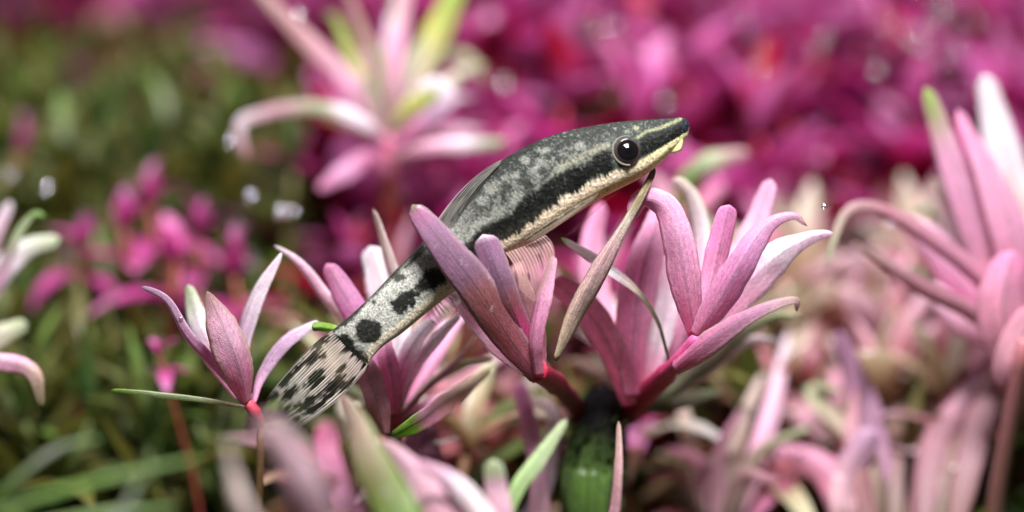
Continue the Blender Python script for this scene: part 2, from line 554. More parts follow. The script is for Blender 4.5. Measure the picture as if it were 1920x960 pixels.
# --- D: the large rosette under the fish's head
Dp = plant('stem_plant', (1180, 800, 1.9), 'tall bright pink rosette spreading under the head of the fish')
stem(Dp, [(1160, 794, 1.9), (1215, 736, 1.1), (1262, 688, .35), (1306, 632, .05)], [19, 20, 20, 9], g1('dkred', 'red', hexl('c8285c'), hexl('d8609a')))
root(Dp, 1160, 794, 1.9, 16, 'dkred', 'moss')
leaf(Dp, [(1262, 690, .2), (1320, 645, -.05), (1400, 592, -.25), (1462, 566, -.3), (1496, 562, -.32), (1494, 584, -.3)], [36, 58, 66, 52, 40, 26, 18],
     [(0, 'hot'), (.3, hexl('c05c90')), (.7, hexl('a8558a')), (.85, hexl('b79a8c')), (1, 'brown')], edge=hexl('dcc8c0'), roll=(24, 46), cup=.2)
leaf(Dp, [(1304, 632, .05), (1352, 560, -.12), (1392, 490, -.22), (1438, 424, -.2), (1486, 404, -.22), (1513, 424, -.22)], [28, 62, 76, 66, 54, 26, 10],
     [(0, 'hot'), (.25, hexl('d273ab')), (.6, hexl('c478b4')), (.85, hexl('d9a9c9')), (1, 'brown')], edge=hexl('d9a8cc'), roll=(-10, 24), cup=.16)
leaf(Dp, [(1312, 618, .25), (1336, 520, .25), (1352, 450, .22), (1368, 384, .2)], [30, 48, 60, 58, 46], g1('rose', hexl('e0589e'), hexl('dd68b0'), hexl('d678bc')), roll=(-20, -8), edge='pink')
leaf(Dp, [(1302, 630, .15), (1288, 540, .0), (1270, 448, -.08), (1246, 388, -.05), (1204, 374, .0), (1184, 412, .0)], [26, 60, 78, 78, 66, 52, 30],
     [(0, 'hot'), (.3, hexl('d97fae')), (.6, hexl('d488b6')), (1, hexl('d08aaf'))], edge='blush', roll=(-6, 22), cup=.18)
leaf(Dp, [(1322, 625, .5), (1392, 545, .45), (1462, 478, .35), (1520, 446, .3), (1562, 436, .3)], [30, 74, 96, 84, 40, 12], g1('pink', 'blush', 'white', hexl('f3dcec')), roll=(8, -16), edge='white')
leaf(Dp, [(1330, 610, 1.0), (1378, 500, 1.1), (1416, 420, 1.1), (1446, 336, 1.1)], [30, 54, 64, 58, 34], g1('pink', 'blush', hexl('e3b8d2')), roll=(20, 20))
leaf(Dp, [(1190, 745, 1.0), (1186, 640, .9), (1202, 520, .85), (1228, 430, .85), (1240, 380, .9)], [40, 78, 92, 78, 40], [(0, 'hot'), (.3, hexl('d76fa4')), (.7, hexl('d795bd')), (1, 'pink')], roll=(-14, 12), edge='blush')
leaf(Dp, [(1216, 720, 1.1), (1234, 640, 1.15), (1250, 560, 1.2), (1256, 476, 1.2)], [34, 58, 66, 34], g1('hot', 'white', 'white', 'blush'), roll=(30, 10), edge='white')
leaf(Dp, [(1180, 760, 1.1), (1148, 660, .9), (1100, 582, .8), (1034, 524, .8)], [34, 66, 76, 54], g1('hot', 'rose', hexl('cf7f9f'), 'rose'), roll=(10, 20), edge=hexl('c98a9c'))
leaf(Dp, [(1300, 640, 1.0), (1312, 540, 1.1), (1316, 440, 1.2), (1296, 370, 1.2), (1262, 334, 1.2)], [24, 40, 48, 46, 30], g1('pink', 'blush', 'white', 'cream'), roll=(40, 30), edge='paleg')
leaf(Dp, [(1200, 740, 1.3), (1270, 620, 1.5), (1330, 520, 1.5), (1382, 460, 1.5)], [30, 60, 70, 30], g1('rose', 'pink', 'blush'))
leaf(Dp, [(1190, 750, 1.4), (1130, 600, 1.7), (1110, 470, 1.7), (1130, 380, 1.7)], [30, 62, 74, 34], g1('rose', 'blush', 'pink'), roll=(20, -20))

fl = random.Random(21)


def filler(par, bx, by, bd, n, x0, x1, y0, y1, d0, d1, w0, w1, sets):
    for q in range(n):
        tx, ty, dd = fl.uniform(x0, x1), fl.uniform(y0, y1), fl.uniform(d0, d1)
        wv = fl.uniform(w0, w1)
        sx_ = fl.uniform(.2, .45)
        m1 = (bx + (tx - bx) * sx_, by + (ty - by) * .5, bd + (dd - bd) * .4)
        m2 = (bx + (tx - bx) * .78, by + (ty - by) * fl.uniform(.85, 1.02), bd + (dd - bd) * .8)
        leaf(par, [(bx + fl.uniform(-8, 8), by + fl.uniform(-8, 8), bd), m1, m2, (tx, ty, dd)], [10, wv * .9, wv, wv * .75, 8], ramp(*fl.choice(sets)), roll=(fl.uniform(-55, 55), fl.uniform(-55, 55)), cup=.15, ny=24, nx=7)


PALE = [('rose', 'blush', 'white'), ('dusty', 'cream', 'white'), ('rose', 'pink', 'blush'), ('tan', 'cream', 'paleg'), ('hot', 'pink', 'white'), ('brown', 'tan', 'tan'), ('moss', 'olive', 'paleg'), ('rust', 'dusty', 'dusty')]
filler(Dp, 1195, 770, 1.5, 13, 1010, 1540, 470, 760, 1.6, 3.0, 24, 46, PALE)
WIDTH = 0.85
# --- C: the small plant left of the tail
Cp = plant('stem_plant', (480, 800, .5), 'small mauve and white plant left of the tail fin with red stem')
leaf(Cp, [(463, 752, .3), (415, 700, .2), (352, 632, .15), (312, 565, .12), (264, 538, .15)], [18, 30, 32, 26, 14], g1('rose', hexl('c06c9c'), 'mauve', hexl('a98aa0')), roll=(30, 45), cup=.2, edge='lilac')
leaf(Cp, [(462, 756, .25), (446, 690, .05), (420, 620, -.05), (388, 546, -.02)], [22, 68, 88, 68, 8], [(0, 'rose'), (.4, hexl('b8648a')), (.75, hexl('a8647c')), (1, 'brown')], edge=hexl('b59a7c'), roll=(-24, -12), cup=.12)
leaf(Cp, [(450, 745, .5), (405, 670, .6), (370, 600, .7), (352, 534, .75)], [20, 52, 66, 50, 20], g1('pink', 'blush', 'white', 'paleg'), roll=(10, 20))
leaf(Cp, [(448, 735, .35), (418, 670, .3), (396, 600, .35)], [20, 40, 12], g1('hot', 'pink', 'pink'))
leaf(Cp, [(466, 750, .5), (452, 650, .55), (478, 556, .5), (528, 474, .45)], [14, 28, 44, 38, 10], g1('pink', 'lilac', 'white', 'white'), roll=(36, 30), cup=.25, edge='white')
leaf(Cp, [(474, 756, .35), (490, 700, .4), (534, 640, .4), (596, 602, .45)], [12, 28, 38, 34, 14], g1('pink', 'lilac', 'lilac', 'white'), roll=(40, 30), cup=.2)
leaf(Cp, [(458, 764, .25), (380, 752, .2), (290, 742, .2), (208, 732, .25)], [10, 18, 22, 20, 10], g1('tan', 'paleg', 'paleg', 'lime'), roll=(55, 60), cup=.2)
stem(Cp, [(452, 744, .3), (474, 768, .3), (490, 800, .4)], [8, 13, 8], g1(hexl('c85060'), 'red', 'brown'), n=16)
root(Cp, 490, 800, .4, 8, 'brown', 'moss')

WIDTH = 0.72
# --- B: the plant behind the tail
B = plant('stem_plant', (738, 815, .9), 'pink and white plant standing just behind the striped tail')
stem(B, [(738, 820, .9), (741, 780, .8), (744, 740, .7)], [16, 14, 11], g1('dkred', 'red', 'hot'))
root(B, 738, 820, .9, 14, 'dkred', 'moss')
leaf(B, [(742, 770, .75), (722, 700, .7), (690, 630, .7), (650, 560, .65), (612, 494, .6)], [24, 60, 74, 76, 68, 40], g1('hot', 'pink', hexl('d47cb8'), hexl('d885c0'), 'pink'), roll=(-10, 18), edge='violet')
leaf(B, [(738, 760, .9), (690, 660, .9), (610, 560, .85), (560, 494, .8), (514, 460, .8)], [18, 38, 44, 36, 10], g1('pink', 'cream', 'cream', 'blush', 'white'), roll=(36, 40), cup=.2, edge='white')
leaf(B, [(742, 760, .9), (745, 650, .9), (748, 560, .9), (726, 480, .8), (700, 392, .75)], [20, 50, 64, 44, 30, 16], g1('pink', 'white', 'white', 'cream', 'tan'), roll=(14, 40), edge='white')
leaf(B, [(740, 760, 1.1), (730, 640, 1.2), (715, 540, 1.2), (694, 462, 1.2)], [24, 70, 84, 62], g1('pink', 'white', 'white', 'white'), roll=(-10, 10))
leaf(B, [(744, 765, .7), (752, 700, .6), (778, 640, .6), (812, 600, .6)], [20, 44, 50, 26], g1('hot', 'pink', 'white', 'white'), roll=(10, -10), edge='white')
leaf(B, [(746, 770, .75), (776, 690, .65), (822, 630, .6), (864, 588, .6)], [16, 32, 36, 16], g1('rose', 'blush', 'white', 'white'), roll=(20, 30), edge='white')
leaf(B, [(742, 775, .6), (735, 715, .5), (725, 660, .5), (722, 620, .55)], [22, 54, 50, 20], g1('hot', 'pink', hexl('e486bc')), roll=(-30, 0))
leaf(B, [(722, 815, .5), (706, 750, .4), (690, 700, .4), (676, 660, .5)], [26, 62, 66, 30], g1('rust', hexl('b4626e'), hexl('c08088')), roll=(14, 4))
leaf(B, [(668, 640, .5), (640, 622, .3), (604, 614, .1), (585, 614, .05)], [8, 12, 24, 22], [(0, 'tan'), (.4, 'paleg'), (.6, 'lime'), (1, 'green')], roll=(10, 10), cup=.5)
leaf(B, [(742, 790, .8), (790, 735, .9), (850, 680, 1.0), (893, 628, 1.1)], [12, 18, 18, 8], g1('rust', hexl('a86a68'), 'dusty', 'tan'), roll=(40, 40), cup=.5)
leaf(B, [(735, 818, .4), (800, 782, -.4), (860, 735, -1.0), (925, 690, -1.2)], [20, 52, 56, 22], [(0, 'green'), (.25, 'lime'), (.45, 'blush'), (.7, hexl('c4a78a')), (1, hexl('9a8f5a'))], roll=(20, 10))
leaf(B, [(740, 790, 1.0), (800, 720, 1.1), (860, 682, 1.1), (925, 672, 1.1)], [14, 24, 34, 14], g1('paleg', 'tan', 'paleg', 'cream'), roll=(40, 50), cup=.4)

# --- E: cut stump between the two red stems
E = plant('plant_stump', (1130, 960, 1.5), 'thick dark green cut stump with blackened top between red stems', 'stump')
pt = [P(1104, 1010, 1.5), P(1110, 880, 1.5), P(1124, 790, 1.5), P(1131, 730, 1.5)]
gpt = Vector(E.location) - Vector((0, 0, .2))
tk = np.linspace(0, 1, 41)
stem(E, None, list(np.interp(tk, [0, .76, .87, .92, .955, .985, 1], [.21, .22, .22, .20, .18, .165, .11])), [(0, 'dgreen'), (.80, hexl('4a6a1c')), (.88, hexl('3a5216')), (.925, hexl('100d0b')), (1, hexl('070606'))],
     world=[tuple(gpt)] + [tuple(p) for p in pt], n=110, m=32, mat=M_ROUGH, bump=.22, name='trunk')
mv_, mf_, mc_ = [], [], []
mr_ = random.Random(3)
for q in range(420):
    py_ = mr_.uniform(790, 1000); th_ = mr_.uniform(0, 6.28)
    c_ = P(1124 - (py_ - 790) * .08, py_, 1.5) + RT * (.2 * math.cos(th_)) + FWD * (.2 * math.sin(th_))
    dr = (RT * math.cos(th_) + FWD * math.sin(th_) + UP * mr_.uniform(-.2, 1.0)).normalized()
    sd_ = dr.cross(UP).normalized() * mr_.uniform(.012, .022)
    ln = mr_.uniform(.05, .13)
    k_ = len(mv_)
    mv_ += [c_ - sd_, c_ + sd_, c_ + dr * ln * .6 + sd_ * .8, c_ + dr * ln + UP * .02, c_ + dr * ln * .6 - sd_ * .8]
    mf_ += [(k_, k_ + 1, k_ + 2, k_ + 3, k_ + 4)]
    mc_ += [C(mr_.choice(['moss', 'dgreen', 'dgreen', 'green', 'olive']))] * 5
moss = obj('moss', mesh('moss', np.array([tuple(v_) for v_ in mv_]) - np.array(E.location), mf_, np.array(mc_)), M_ROUGH, E)
tag(moss, kind='stuff')
F3 = plant('stem_plant', (-60, 1040, -3.4), 'thin pale green blades crossing the bottom beside the left plant')
leaf(F3, [(-80, 990, -3.6), (80, 930, -3.5), (230, 890, -3.4), (372, 858, -3.3)], [10, 20, 22, 8], g1('green', 'green', 'green', 'green'), roll=(20, 30))
leaf(F3, [(-80, 1000, -3.0), (60, 985, -3.0), (200, 960, -3.0), (330, 950, -3.0)], [10, 20, 22, 8], g1('moss', 'green', 'green', 'green'), roll=(10, 30))
leaf(F3, [(-70, 990, -3.0), (40, 890, -3.0), (110, 840, -3.0), (190, 820, -3.0)], [10, 18, 20, 8], g1('moss', 'green', 'grey', 'green'), roll=(20, 30))
leaf(F3, [(-60, 1020, -3.8), (180, 1000, -3.8), (260, 905, -3.7), (290, 830, -3.7)], [10, 20, 24, 8], g1('dusty', 'tan', 'grey', 'green'), roll=(10, 20))
root(F3, -70, 1000, -2.5, 10, 'moss', 'moss')
filler(B, 738, 800, 1.0, 9, 560, 930, 560, 780, 1.2, 2.4, 20, 40, PALE)
WIDTH = 0.8
# --- F: foreground plants, out of focus, along the bottom
Fp = plant('stem_plant', (700, 1080, -2.6), 'foreground plant with long olive-green leaf rising below the tail')
leaf(Fp, [(820, 1120, -2.9), (752, 980, -2.8), (700, 880, -2.5), (668, 800, -2.1), (640, 742, -1.8)], [60, 112, 104, 88, 60, 26], g1('green', 'green', hexl('86864e'), hexl('9a8a5a'), 'brown'), edge='green', roll=(0, 14))
leaf(Fp, [(900, 1100, -2.6), (835, 980, -2.2), (778, 890, -1.9), (715, 826, -1.6)], [46, 74, 66, 30], g1('dusty', 'dusty', hexl('c08a90'), hexl('b08a86')), roll=(-10, 8))
leaf(Fp, [(960, 1080, -2.6), (905, 965, -2.4), (850, 905, -2.2), (780, 866, -2.2)], [30, 50, 46, 20], g1('tan', 'cream', 'white', 'blush'))
leaf(Fp, [(640, 1140, -4.4), (590, 960, -4.6), (545, 860, -4.6), (478, 786, -4.5)], [50, 96, 92, 56], g1('dusty', hexl('ab8487'), hexl('c3a8a4'), hexl('c8a8a0')), roll=(0, 20))
leaf(Fp, [(600, 1140, -4.0), (470, 980, -4.0), (435, 890, -3.9), (425, 830, -3.9)], [30, 44, 44, 20], g1('dusty', 'tan', 'cream', 'cream'), roll=(20, 20))
root(Fp, 800, 1110, -2.7, 16, 'moss', 'moss')
F2 = plant('stem_plant', (930, 1080, -1.0), 'low plant with pale cupped leaf tip and mint blade beside the stump')
leaf(F2, [(960, 1090, -1.8), (945, 1000, -1.7), (930, 920, -1.6), (925, 862, -1.6)], [30, 56, 60, 46], [(0, 'dusty'), (.5, hexl('c07f92')), (.8, hexl('b98f92')), (.9, 'paleg'), (1, 'paleg')], roll=(0, 10))
leaf(F2, [(930, 1040, -1.4), (965, 925, -1.3), (1010, 860, -1.2), (1062, 786, -1.1)], [14, 34, 42, 16], g1('green', hexl('a6c47c'), hexl('b4cc92'), 'paleg'), roll=(20, 20))
leaf(F2, [(950, 1060, 1.6), (1010, 930, 1.6), (1030, 840, 1.7), (1030, 770, 1.8), (960, 750, 1.9)], [24, 50, 54, 44, 22], g1('lilac', hexl('c9c4d8'), 'white', 'white', 'cream'), roll=(20, 50))
leaf(F2, [(1010, 1050, .8), (1010, 900, 1.4), (990, 790, 1.6), (972, 716, 1.6)], [30, 50, 46, 34], g1('moss', 'dusty', 'blush', 'violet'), roll=(0, 10))
leaf(F2, [(1060, 1060, -.4), (1140, 990, -.6), (1158, 890, -.6), (1160, 790, -.4)], [20, 28, 24, 10], g1('dusty', 'dusty', hexl('c29a8e'), 'tan'), roll=(20, 30))
leaf(F2, [(900, 1090, .8), (830, 960, 1.2), (790, 860, 1.4), (800, 790, 1.5)], [60, 120, 130, 60], g1('magenta', 'magenta', 'mag2', 'dkmag'))
leaf(F2, [(900, 1090, 1.6), (690, 990, 2.2), (620, 880, 2.6), (612, 790, 2.8)], [50, 84, 84, 50], g1('dkred', 'magenta', 'mag2', 'hot'))
root(F2, 950, 1080, -.8, 14, 'moss', 'moss')

WIDTH = 0.80
GLOW = 0.8
# --- G: the big plant at the right border
G = plant('stem_plant', (1905, 760, 2.50), 'large dusty pink plant at the right border with long upright leaves')
leaf(G, [(1925, 640, 2.50), (1850, 460, 2.40), (1790, 320, 2.40), (1736, 164, 2.40)], [60, 108, 84, 60, 30], g1('dusty', hexl('cf8aa0'), hexl('c785a8'), hexl('cf9ab8'), 'lime'), roll=(-10, 18), edge='blush')
leaf(G, [(1930, 620, 2.40), (1900, 450, 2.20), (1850, 320, 2.20), (1796, 206, 2.30)], [60, 96, 88, 54, 24], g1('rose', hexl('d583a6'), hexl('d68fb4'), 'pink'), roll=(10, -14), edge='blush')
leaf(G, [(1940, 600, 3.10), (1925, 440, 3.10), (1885, 300, 3.10), (1845, 140, 3.10)], [50, 90, 96, 80, 40], g1('blush', 'cream', 'white', 'white'), roll=(0, 20))
leaf(G, [(1930, 620, 2.90), (1860, 520, 2.90), (1800, 420, 2.90), (1745, 335, 2.90)], [40, 70, 76, 54], g1('dusty', 'cream', 'white', 'cream'))
leaf(G, [(1915, 660, 2.20), (1850, 540, 2.00), (1750, 455, 1.90), (1655, 398, 1.90), (1590, 400, 1.90), (1550, 500, 1.90)], [40, 48, 52, 44, 40, 28, 10], [(0, 'rose'), (.4, hexl('cb8aa2')), (.7, 'dusty'), (.85, 'cream'), (1, 'paleg')], roll=(30, 40), cup=.25)
leaf(G, [(1910, 690, 2.10), (1840, 600, 1.90), (1730, 540, 1.80), (1600, 455, 1.80)], [36, 46, 44, 16], g1('rose', hexl('c48494'), 'dusty', 'tan'), roll=(30, 30))
leaf(G, [(1920, 720, 2.10), (1890, 640, 1.80), (1880, 560, 1.70), (1900, 470, 1.70)], [60, 120, 120, 60], g1('dusty', hexl('c97c92'), hexl('cf8aa0'), 'pink'))
leaf(G, [(1930, 760, 1.90), (1900, 690, 1.60), (1930, 610, 1.60), (1990, 560, 1.60)], [50, 100, 90, 40], g1('dusty', 'dusty', 'rose'))
root(G, 1920, 640, 1.4, 16, 'dusty', 'moss')

filler(G, 1915, 660, 2.4, 9, 1650, 1990, 230, 560, 2.6, 3.8, 60, 100, PALE[:6])
WIDTH = 0.8
# --- J: the plant at the left border
J = plant('stem_plant', (-60, 760, 1.60), 'plant at the left border with mauve leaf curling over pale one')
leaf(J, [(-90, 640, 1.80), (-10, 530, 1.80), (30, 440, 1.80), (62, 400, 1.80), (86, 406, 1.80)], [24, 46, 40, 30, 14], g1('dusty', 'mauve', hexl('b58aa0'), 'paleg', 'green'), roll=(20, 40), cup=.2)
leaf(J, [(-90, 650, 2.30), (-20, 540, 2.30), (40, 470, 2.30), (112, 448, 2.30)], [30, 56, 56, 30], g1('lilac', 'white', 'white', 'paleg'), roll=(-10, 20))
leaf(J, [(-90, 680, 1.10), (0, 676, 0.90), (62, 696, 0.80), (80, 764, 0.80)], [30, 42, 46, 40, 18], g1('tan', 'cream', 'blush', 'tan', 'olive'), roll=(20, 30), cup=.25)
leaf(J, [(-90, 690, 2.00), (-20, 640, 2.00), (50, 606, 2.10)], [40, 66, 30], g1('paleg', 'cream', 'paleg'))
leaf(J, [(-90, 640, 2.80), (-40, 500, 2.80), (20, 378, 2.80)], [30, 50, 20], g1('rose', 'blush', 'white'))
stem(J, [(-96, 700, 1.70), (-90, 640, 1.80)], [12, 12], g1('dkred', 'red'), n=6)
root(J, -96, 700, 1.3, 12, 'dkred', 'moss')

WIDTH = 0.85
# --- H: tangle at the lower right
H = plant('stem_plant', (1640, 1000, 2.2), 'blurred lower right plant with mauve blade and lavender rounded tip')
leaf(H, [(1660, 1060, 2.8), (1650, 880, 2.9), (1615, 740, 3.0), (1570, 620, 3.0)], [30, 52, 66, 34], g1('dusty', hexl('b878a0'), hexl('b58aa8'), 'mauve'), roll=(0, 20))
leaf(H, [(1620, 1060, 2.4), (1585, 960, 2.3), (1592, 890, 2.5), (1640, 805, 2.5)], [40, 64, 74, 56], g1('brown', hexl('a8765c'), hexl('c7a0a8'), 'lilac'), roll=(0, -10))
hr = random.Random(5)
for q in range(13):
    tx = hr.uniform(1470, 1930); ty = hr.uniform(560, 880); dd = hr.uniform(3.0, 4.8)
    bx = 1660 + (tx - 1660) * hr.uniform(.1, .5)
    mx_ = (bx + tx) / 2 + hr.uniform(-50, 50)
    wv = hr.uniform(50, 92)
    cc = hr.choice([('brown', 'tan', 'cream'), ('rust', 'dusty', 'blush'), ('brown', 'dusty', 'lilac'), ('olive', 'tan', 'paleg'), ('brown', 'rust', 'dusty'), ('dusty', 'rose', 'blush'), ('olive', 'brown', 'tan'), ('tan', 'white', 'white')])
    hook = (tx + hr.uniform(-60, 60), ty + hr.uniform(-30, 15), dd)
    leaf(H, [(bx, 1060, 2.2), (mx_, 930 - (930 - ty) * .45, (2.2 + dd) / 2), (tx + hr.uniform(-20, 20), ty - 20, dd), hook], [16, wv, wv * .9, wv * .7, 12], ramp(*cc), roll=(hr.uniform(-50, 50), hr.uniform(-50, 50)), cup=.2)
root(H, 1660, 1050, 2.2, 16, 'moss', 'moss')
H2 = plant('stem_plant', (1340, 1000, 2.4), 'beige and pink plant leaning behind the stump under pink rosette')
for (tx, ty, dd, wv, cc) in [(1250, 840, 1.6, 60, ('brown', 'dusty', 'rose')), (1430, 700, 1.9, 70, ('brown', 'tan', 'cream')), (1390, 770, 1.2, 50, ('brown', hexl('c08a90'), 'blush')),
                             (1480, 620, 2.2, 70, ('dusty', 'blush', 'white')), (1520, 800, 1.4, 54, ('moss', 'tan', 'paleg')), (1270, 720, 2.0, 66, ('dusty', 'tan', 'cream')), (1210, 900, .8, 44, ('olive', 'brown', 'dusty')),
                             (1460, 900, .6, 50, ('moss', 'brown', 'dusty'))]:
    leaf(H2, [(1350, 1040, 2.4), ((1350 + tx) / 2 + rnd.uniform(-30, 30), 900 - (900 - ty) * .35, 2.0 + dd / 2), (tx, ty, dd + 1.4)], [16, wv * .7, wv * .6, 12], ramp(*cc), roll=(rnd.uniform(-30, 30), rnd.uniform(-30, 40)))
root(H2, 1350, 1040, 2.4, 15, 'moss', 'moss')

K2 = plant('stem_plant', (1290, 420, 4.0), 'blurred plant with green and rust arching leaf behind the chin')
leaf(K2, [(1270, 420, 4.0), (1285, 345, 3.9), (1330, 305, 3.8), (1405, 285, 3.8)], [20, 40, 46, 20], g1('rust', 'green', 'paleg', 'dusty'))
leaf(K2, [(1270, 430, 4.2), (1245, 360, 4.3), (1210, 320, 4.4)], [20, 40, 16], g1('rust', 'rose', 'dusty'))
leaf(K2, [(1272, 430, 4.2), (1330, 370, 4.6), (1360, 340, 4.8)], [20, 44, 20], g1('rust', 'rose', 'pink'))
stem(K2, [(1275, 560, 4.2), (1272, 480, 4.1), (1270, 415, 4.0)], [12, 11, 9], g1('dkred', 'rust'))
root(K2, 1275, 560, 4.2, 11, 'dkred', 'moss')

WIDTH = 0.56
GLOW = 0.8
# --- I: blurred plant behind the fish's back
I = plant('stem_plant', (722, 300, 4.5), 'blurred pink plant behind the fish with yellow-green leaf pointing up')
pk = hexl('cfa398')
leaf(I, [(722, 262, 4.5), (680, 180, 4.4), (590, 90, 4.3), (470, -30, 4.2)], [30, 66, 64, 24], g1('dusty', 'blush', pk, 'tan'))
leaf(I, [(724, 262, 4.5), (712, 150, 4.5), (680, 60, 4.5), (640, -40, 4.5)], [30, 44, 36, 16], g1('dusty', pk, 'tan', 'brown'))
leaf(I, [(728, 262, 4.5), (738, 150, 4.3), (755, 60, 4.3), (770, -50, 4.3)], [26, 44, 44, 20], g1('dusty', 'pink', 'blush', pk))
leaf(I, [(732, 262, 4.6), (768, 170, 4.7), (815, 70, 4.8), (868, -40, 4.8)], [30, 76, 96, 60], g1('blush', 'cream', 'yel', 'lime'))
leaf(I, [(722, 266, 4.5), (650, 222, 4.3), (580, 200, 4.2), (490, 214, 4.1), (448, 236, 4.1), (462, 300, 4.1)], [26, 44, 46, 40, 36, 22], g1('rust', pk, 'paleg', 'dusty', 'white', 'rust'))
leaf(I, [(720, 270, 4.2), (690, 236, 4.0), (640, 210, 4.0), (590, 196, 4.0)], [26, 46, 52, 20], g1('blush', 'white', 'white', 'paleg'))
leaf(I, [(730, 262, 5), (780, 180, 5.2), (830, 110, 5.4), (880, 110, 5.4), (910, 160, 5.4)], [30, 50, 50, 40, 20], g1('cream', 'cream', 'paleg', 'tan'))
leaf(I, [(734, 280, 4.2), (790, 230, 4.0), (838, 190, 3.9), (820, 156, 3.9), (782, 168, 3.9)], [30, 50, 56, 50, 30], g1('pink', 'pink', 'lilac', 'white', 'white'))
leaf(I, [(730, 300, 4.2), (800, 276, 4.0), (870, 272, 4.0), (950, 266, 4.0)], [26, 44, 48, 24], g1('rust', 'blush', 'white', 'green'))
leaf(I, [(728, 330, 4.4), (690, 300, 4.2), (650, 320, 4.1), (596, 356, 4.0)], [40, 70, 70, 24], g1('magenta', 'mag2', 'violet', 'mag2'))
leaf(I, [(722, 262, 4.9), (660, 120, 5), (640, 90, 5)], [30, 60, 40], g1('cream', 'white', 'cream'))
filler(I, 726, 262, 4.5, 16, 560, 940, -40, 260, 4.0, 6.0, 40, 70, [('dusty', 'cream', 'cream'), ('rust', 'cream', 'paleg'), ('rose', 'blush', 'white'), ('cream', 'yel', 'lime'), ('tan', 'cream', 'yel')])
stem(I, [(730, 420, 4.8), (726, 330, 4.6), (726, 255, 4.5)], [18, 16, 14], g1('dkred', 'rust', 'rose'))
root(I, 730, 420, 4.8, 16, 'dkred', 'moss')


# ------------------------------------------------------------------ plants of the thicket
def blade(name, length, width, bend, cols, seed, nx=4, ny=8, cup=.2, edge=None):
    """generic leaf mesh: grows along +Y from the origin, face up (+Z), drooping with bend"""
    t = np.linspace(0, 1, ny)
    ang = bend * t
    y = np.cumsum(np.r_[0, np.cos(ang[1:])]) * length / (ny - 1)
    z = -np.cumsum(np.r_[0, np.sin(ang[1:])]) * length / (ny - 1)
    wd = width * np.sin(np.pi * (0.06 + .92 * t) ** .85) ** .8
    u = np.linspace(-1, 1, nx)
    V = np.empty((ny, nx, 3)); CO = np.empty((ny, nx, 3)); UV = np.empty((ny, nx, 2))
    g = gradient(cols, t)
    for i, a in enumerate(u):
        V[:, i, 0] = a * wd / 2
        V[:, i, 1] = y
        V[:, i, 2] = z + cup * wd * a * a + .04 * width * (vn(t * 5 + seed, np.full(ny, a + 4), seed) - .5)
        k = 0 if edge is None else abs(a) * .5
        CO[:, i] = (g * (1 - k) + (0 if edge is None else C(edge) * k)) * (.88 + .24 * vn(t * 4 + seed, np.full(ny, a * 2 + 4), seed))[:, None]
        UV[:, i] = np.stack([np.full(ny, (a + 1) / 2), t], 1)
    UV += seed % 13
    me = mesh(name, V.reshape(-1, 3), grid_faces(ny, nx), CO.reshape(-1, 3), UV.reshape(-1, 2))
    me.materials.append(M_BACK)
    return me


def blades(cols_list, length, width, narrow=1.0):
    out = []
    for i, cc in enumerate(cols_list):
        for b in (.25, .8, 1.3):
            out.append(blade('leaf', length * rnd.uniform(.85, 1.15), width * narrow * rnd.uniform(.85, 1.15), b, ramp(*cc), rnd.randrange(999)))
    return out


KINDS = {
    'magenta': dict(lv=blades([('dkmag', 'magenta', 'mag2'), ('red', 'mag2', 'hot'), ('magenta', 'violet', 'pink'), ('dkred', 'red', 'red'), ('dkmag', 'dkred', 'dkmag'), ('magenta', 'mag2', 'violet'), ('magenta', 'mag2', 'pink'), ('mag2', 'violet', 'pink'), ('dkmag', 'dkmag', 'magenta')], 1.35, .52), st=('dkred', 'red')),
    'pink': dict(lv=blades([('magenta', 'mag2', 'mag2'), ('magenta', 'mag2', 'violet'), ('magenta', 'mag2', 'pink'), ('dkmag', 'magenta', 'violet')], .95, .38), st=('dkred', 'rust')),
    'olive': dict(lv=blades([('moss', 'olive', 'olive'), ('dgreen', 'moss', 'olive'), ('dgreen', 'moss', 'green'), ('moss', 'olive', 'olive'), ('dgreen', 'dgreen', 'moss')], 1.0, .26), st=('moss', 'olive')),
    'green': dict(lv=blades([('dgreen', 'moss', 'olive'), ('dgreen', 'dgreen', 'moss'), ('dgreen', 'moss', 'green'), ('moss', 'olive', 'olive')], 1.5, .22), st=('dgreen', 'moss')),
    'beige': dict(lv=blades([('brown', 'tan', 'cream'), ('rust', 'dusty', 'blush'), ('moss', 'tan', 'paleg'), ('rust', 'brown', 'dusty'), ('brown', 'dusty', 'tan'), ('dgreen', 'moss', 'olive'), ('tan', 'cream', 'white')], 1.9, .36), st=('moss', 'brown')),
    'rosette': dict(lv=blades([('brown', 'dusty', 'blush'), ('rust', 'dusty', 'pink'), ('brown', 'tan', 'cream'), ('moss', 'tan', 'cream'), ('dusty', 'blush', 'cream')], 1.7, .42), st=('dkred', 'rust')),
}
NODES = {'magenta': (.6, 4, 9), 'pink': (.42, 3, 2), 'olive': (.55, 4, 11), 'green': (.8, 4, 6), 'beige': (.55, 5, 5), 'rosette': (.45, 5, 4)}


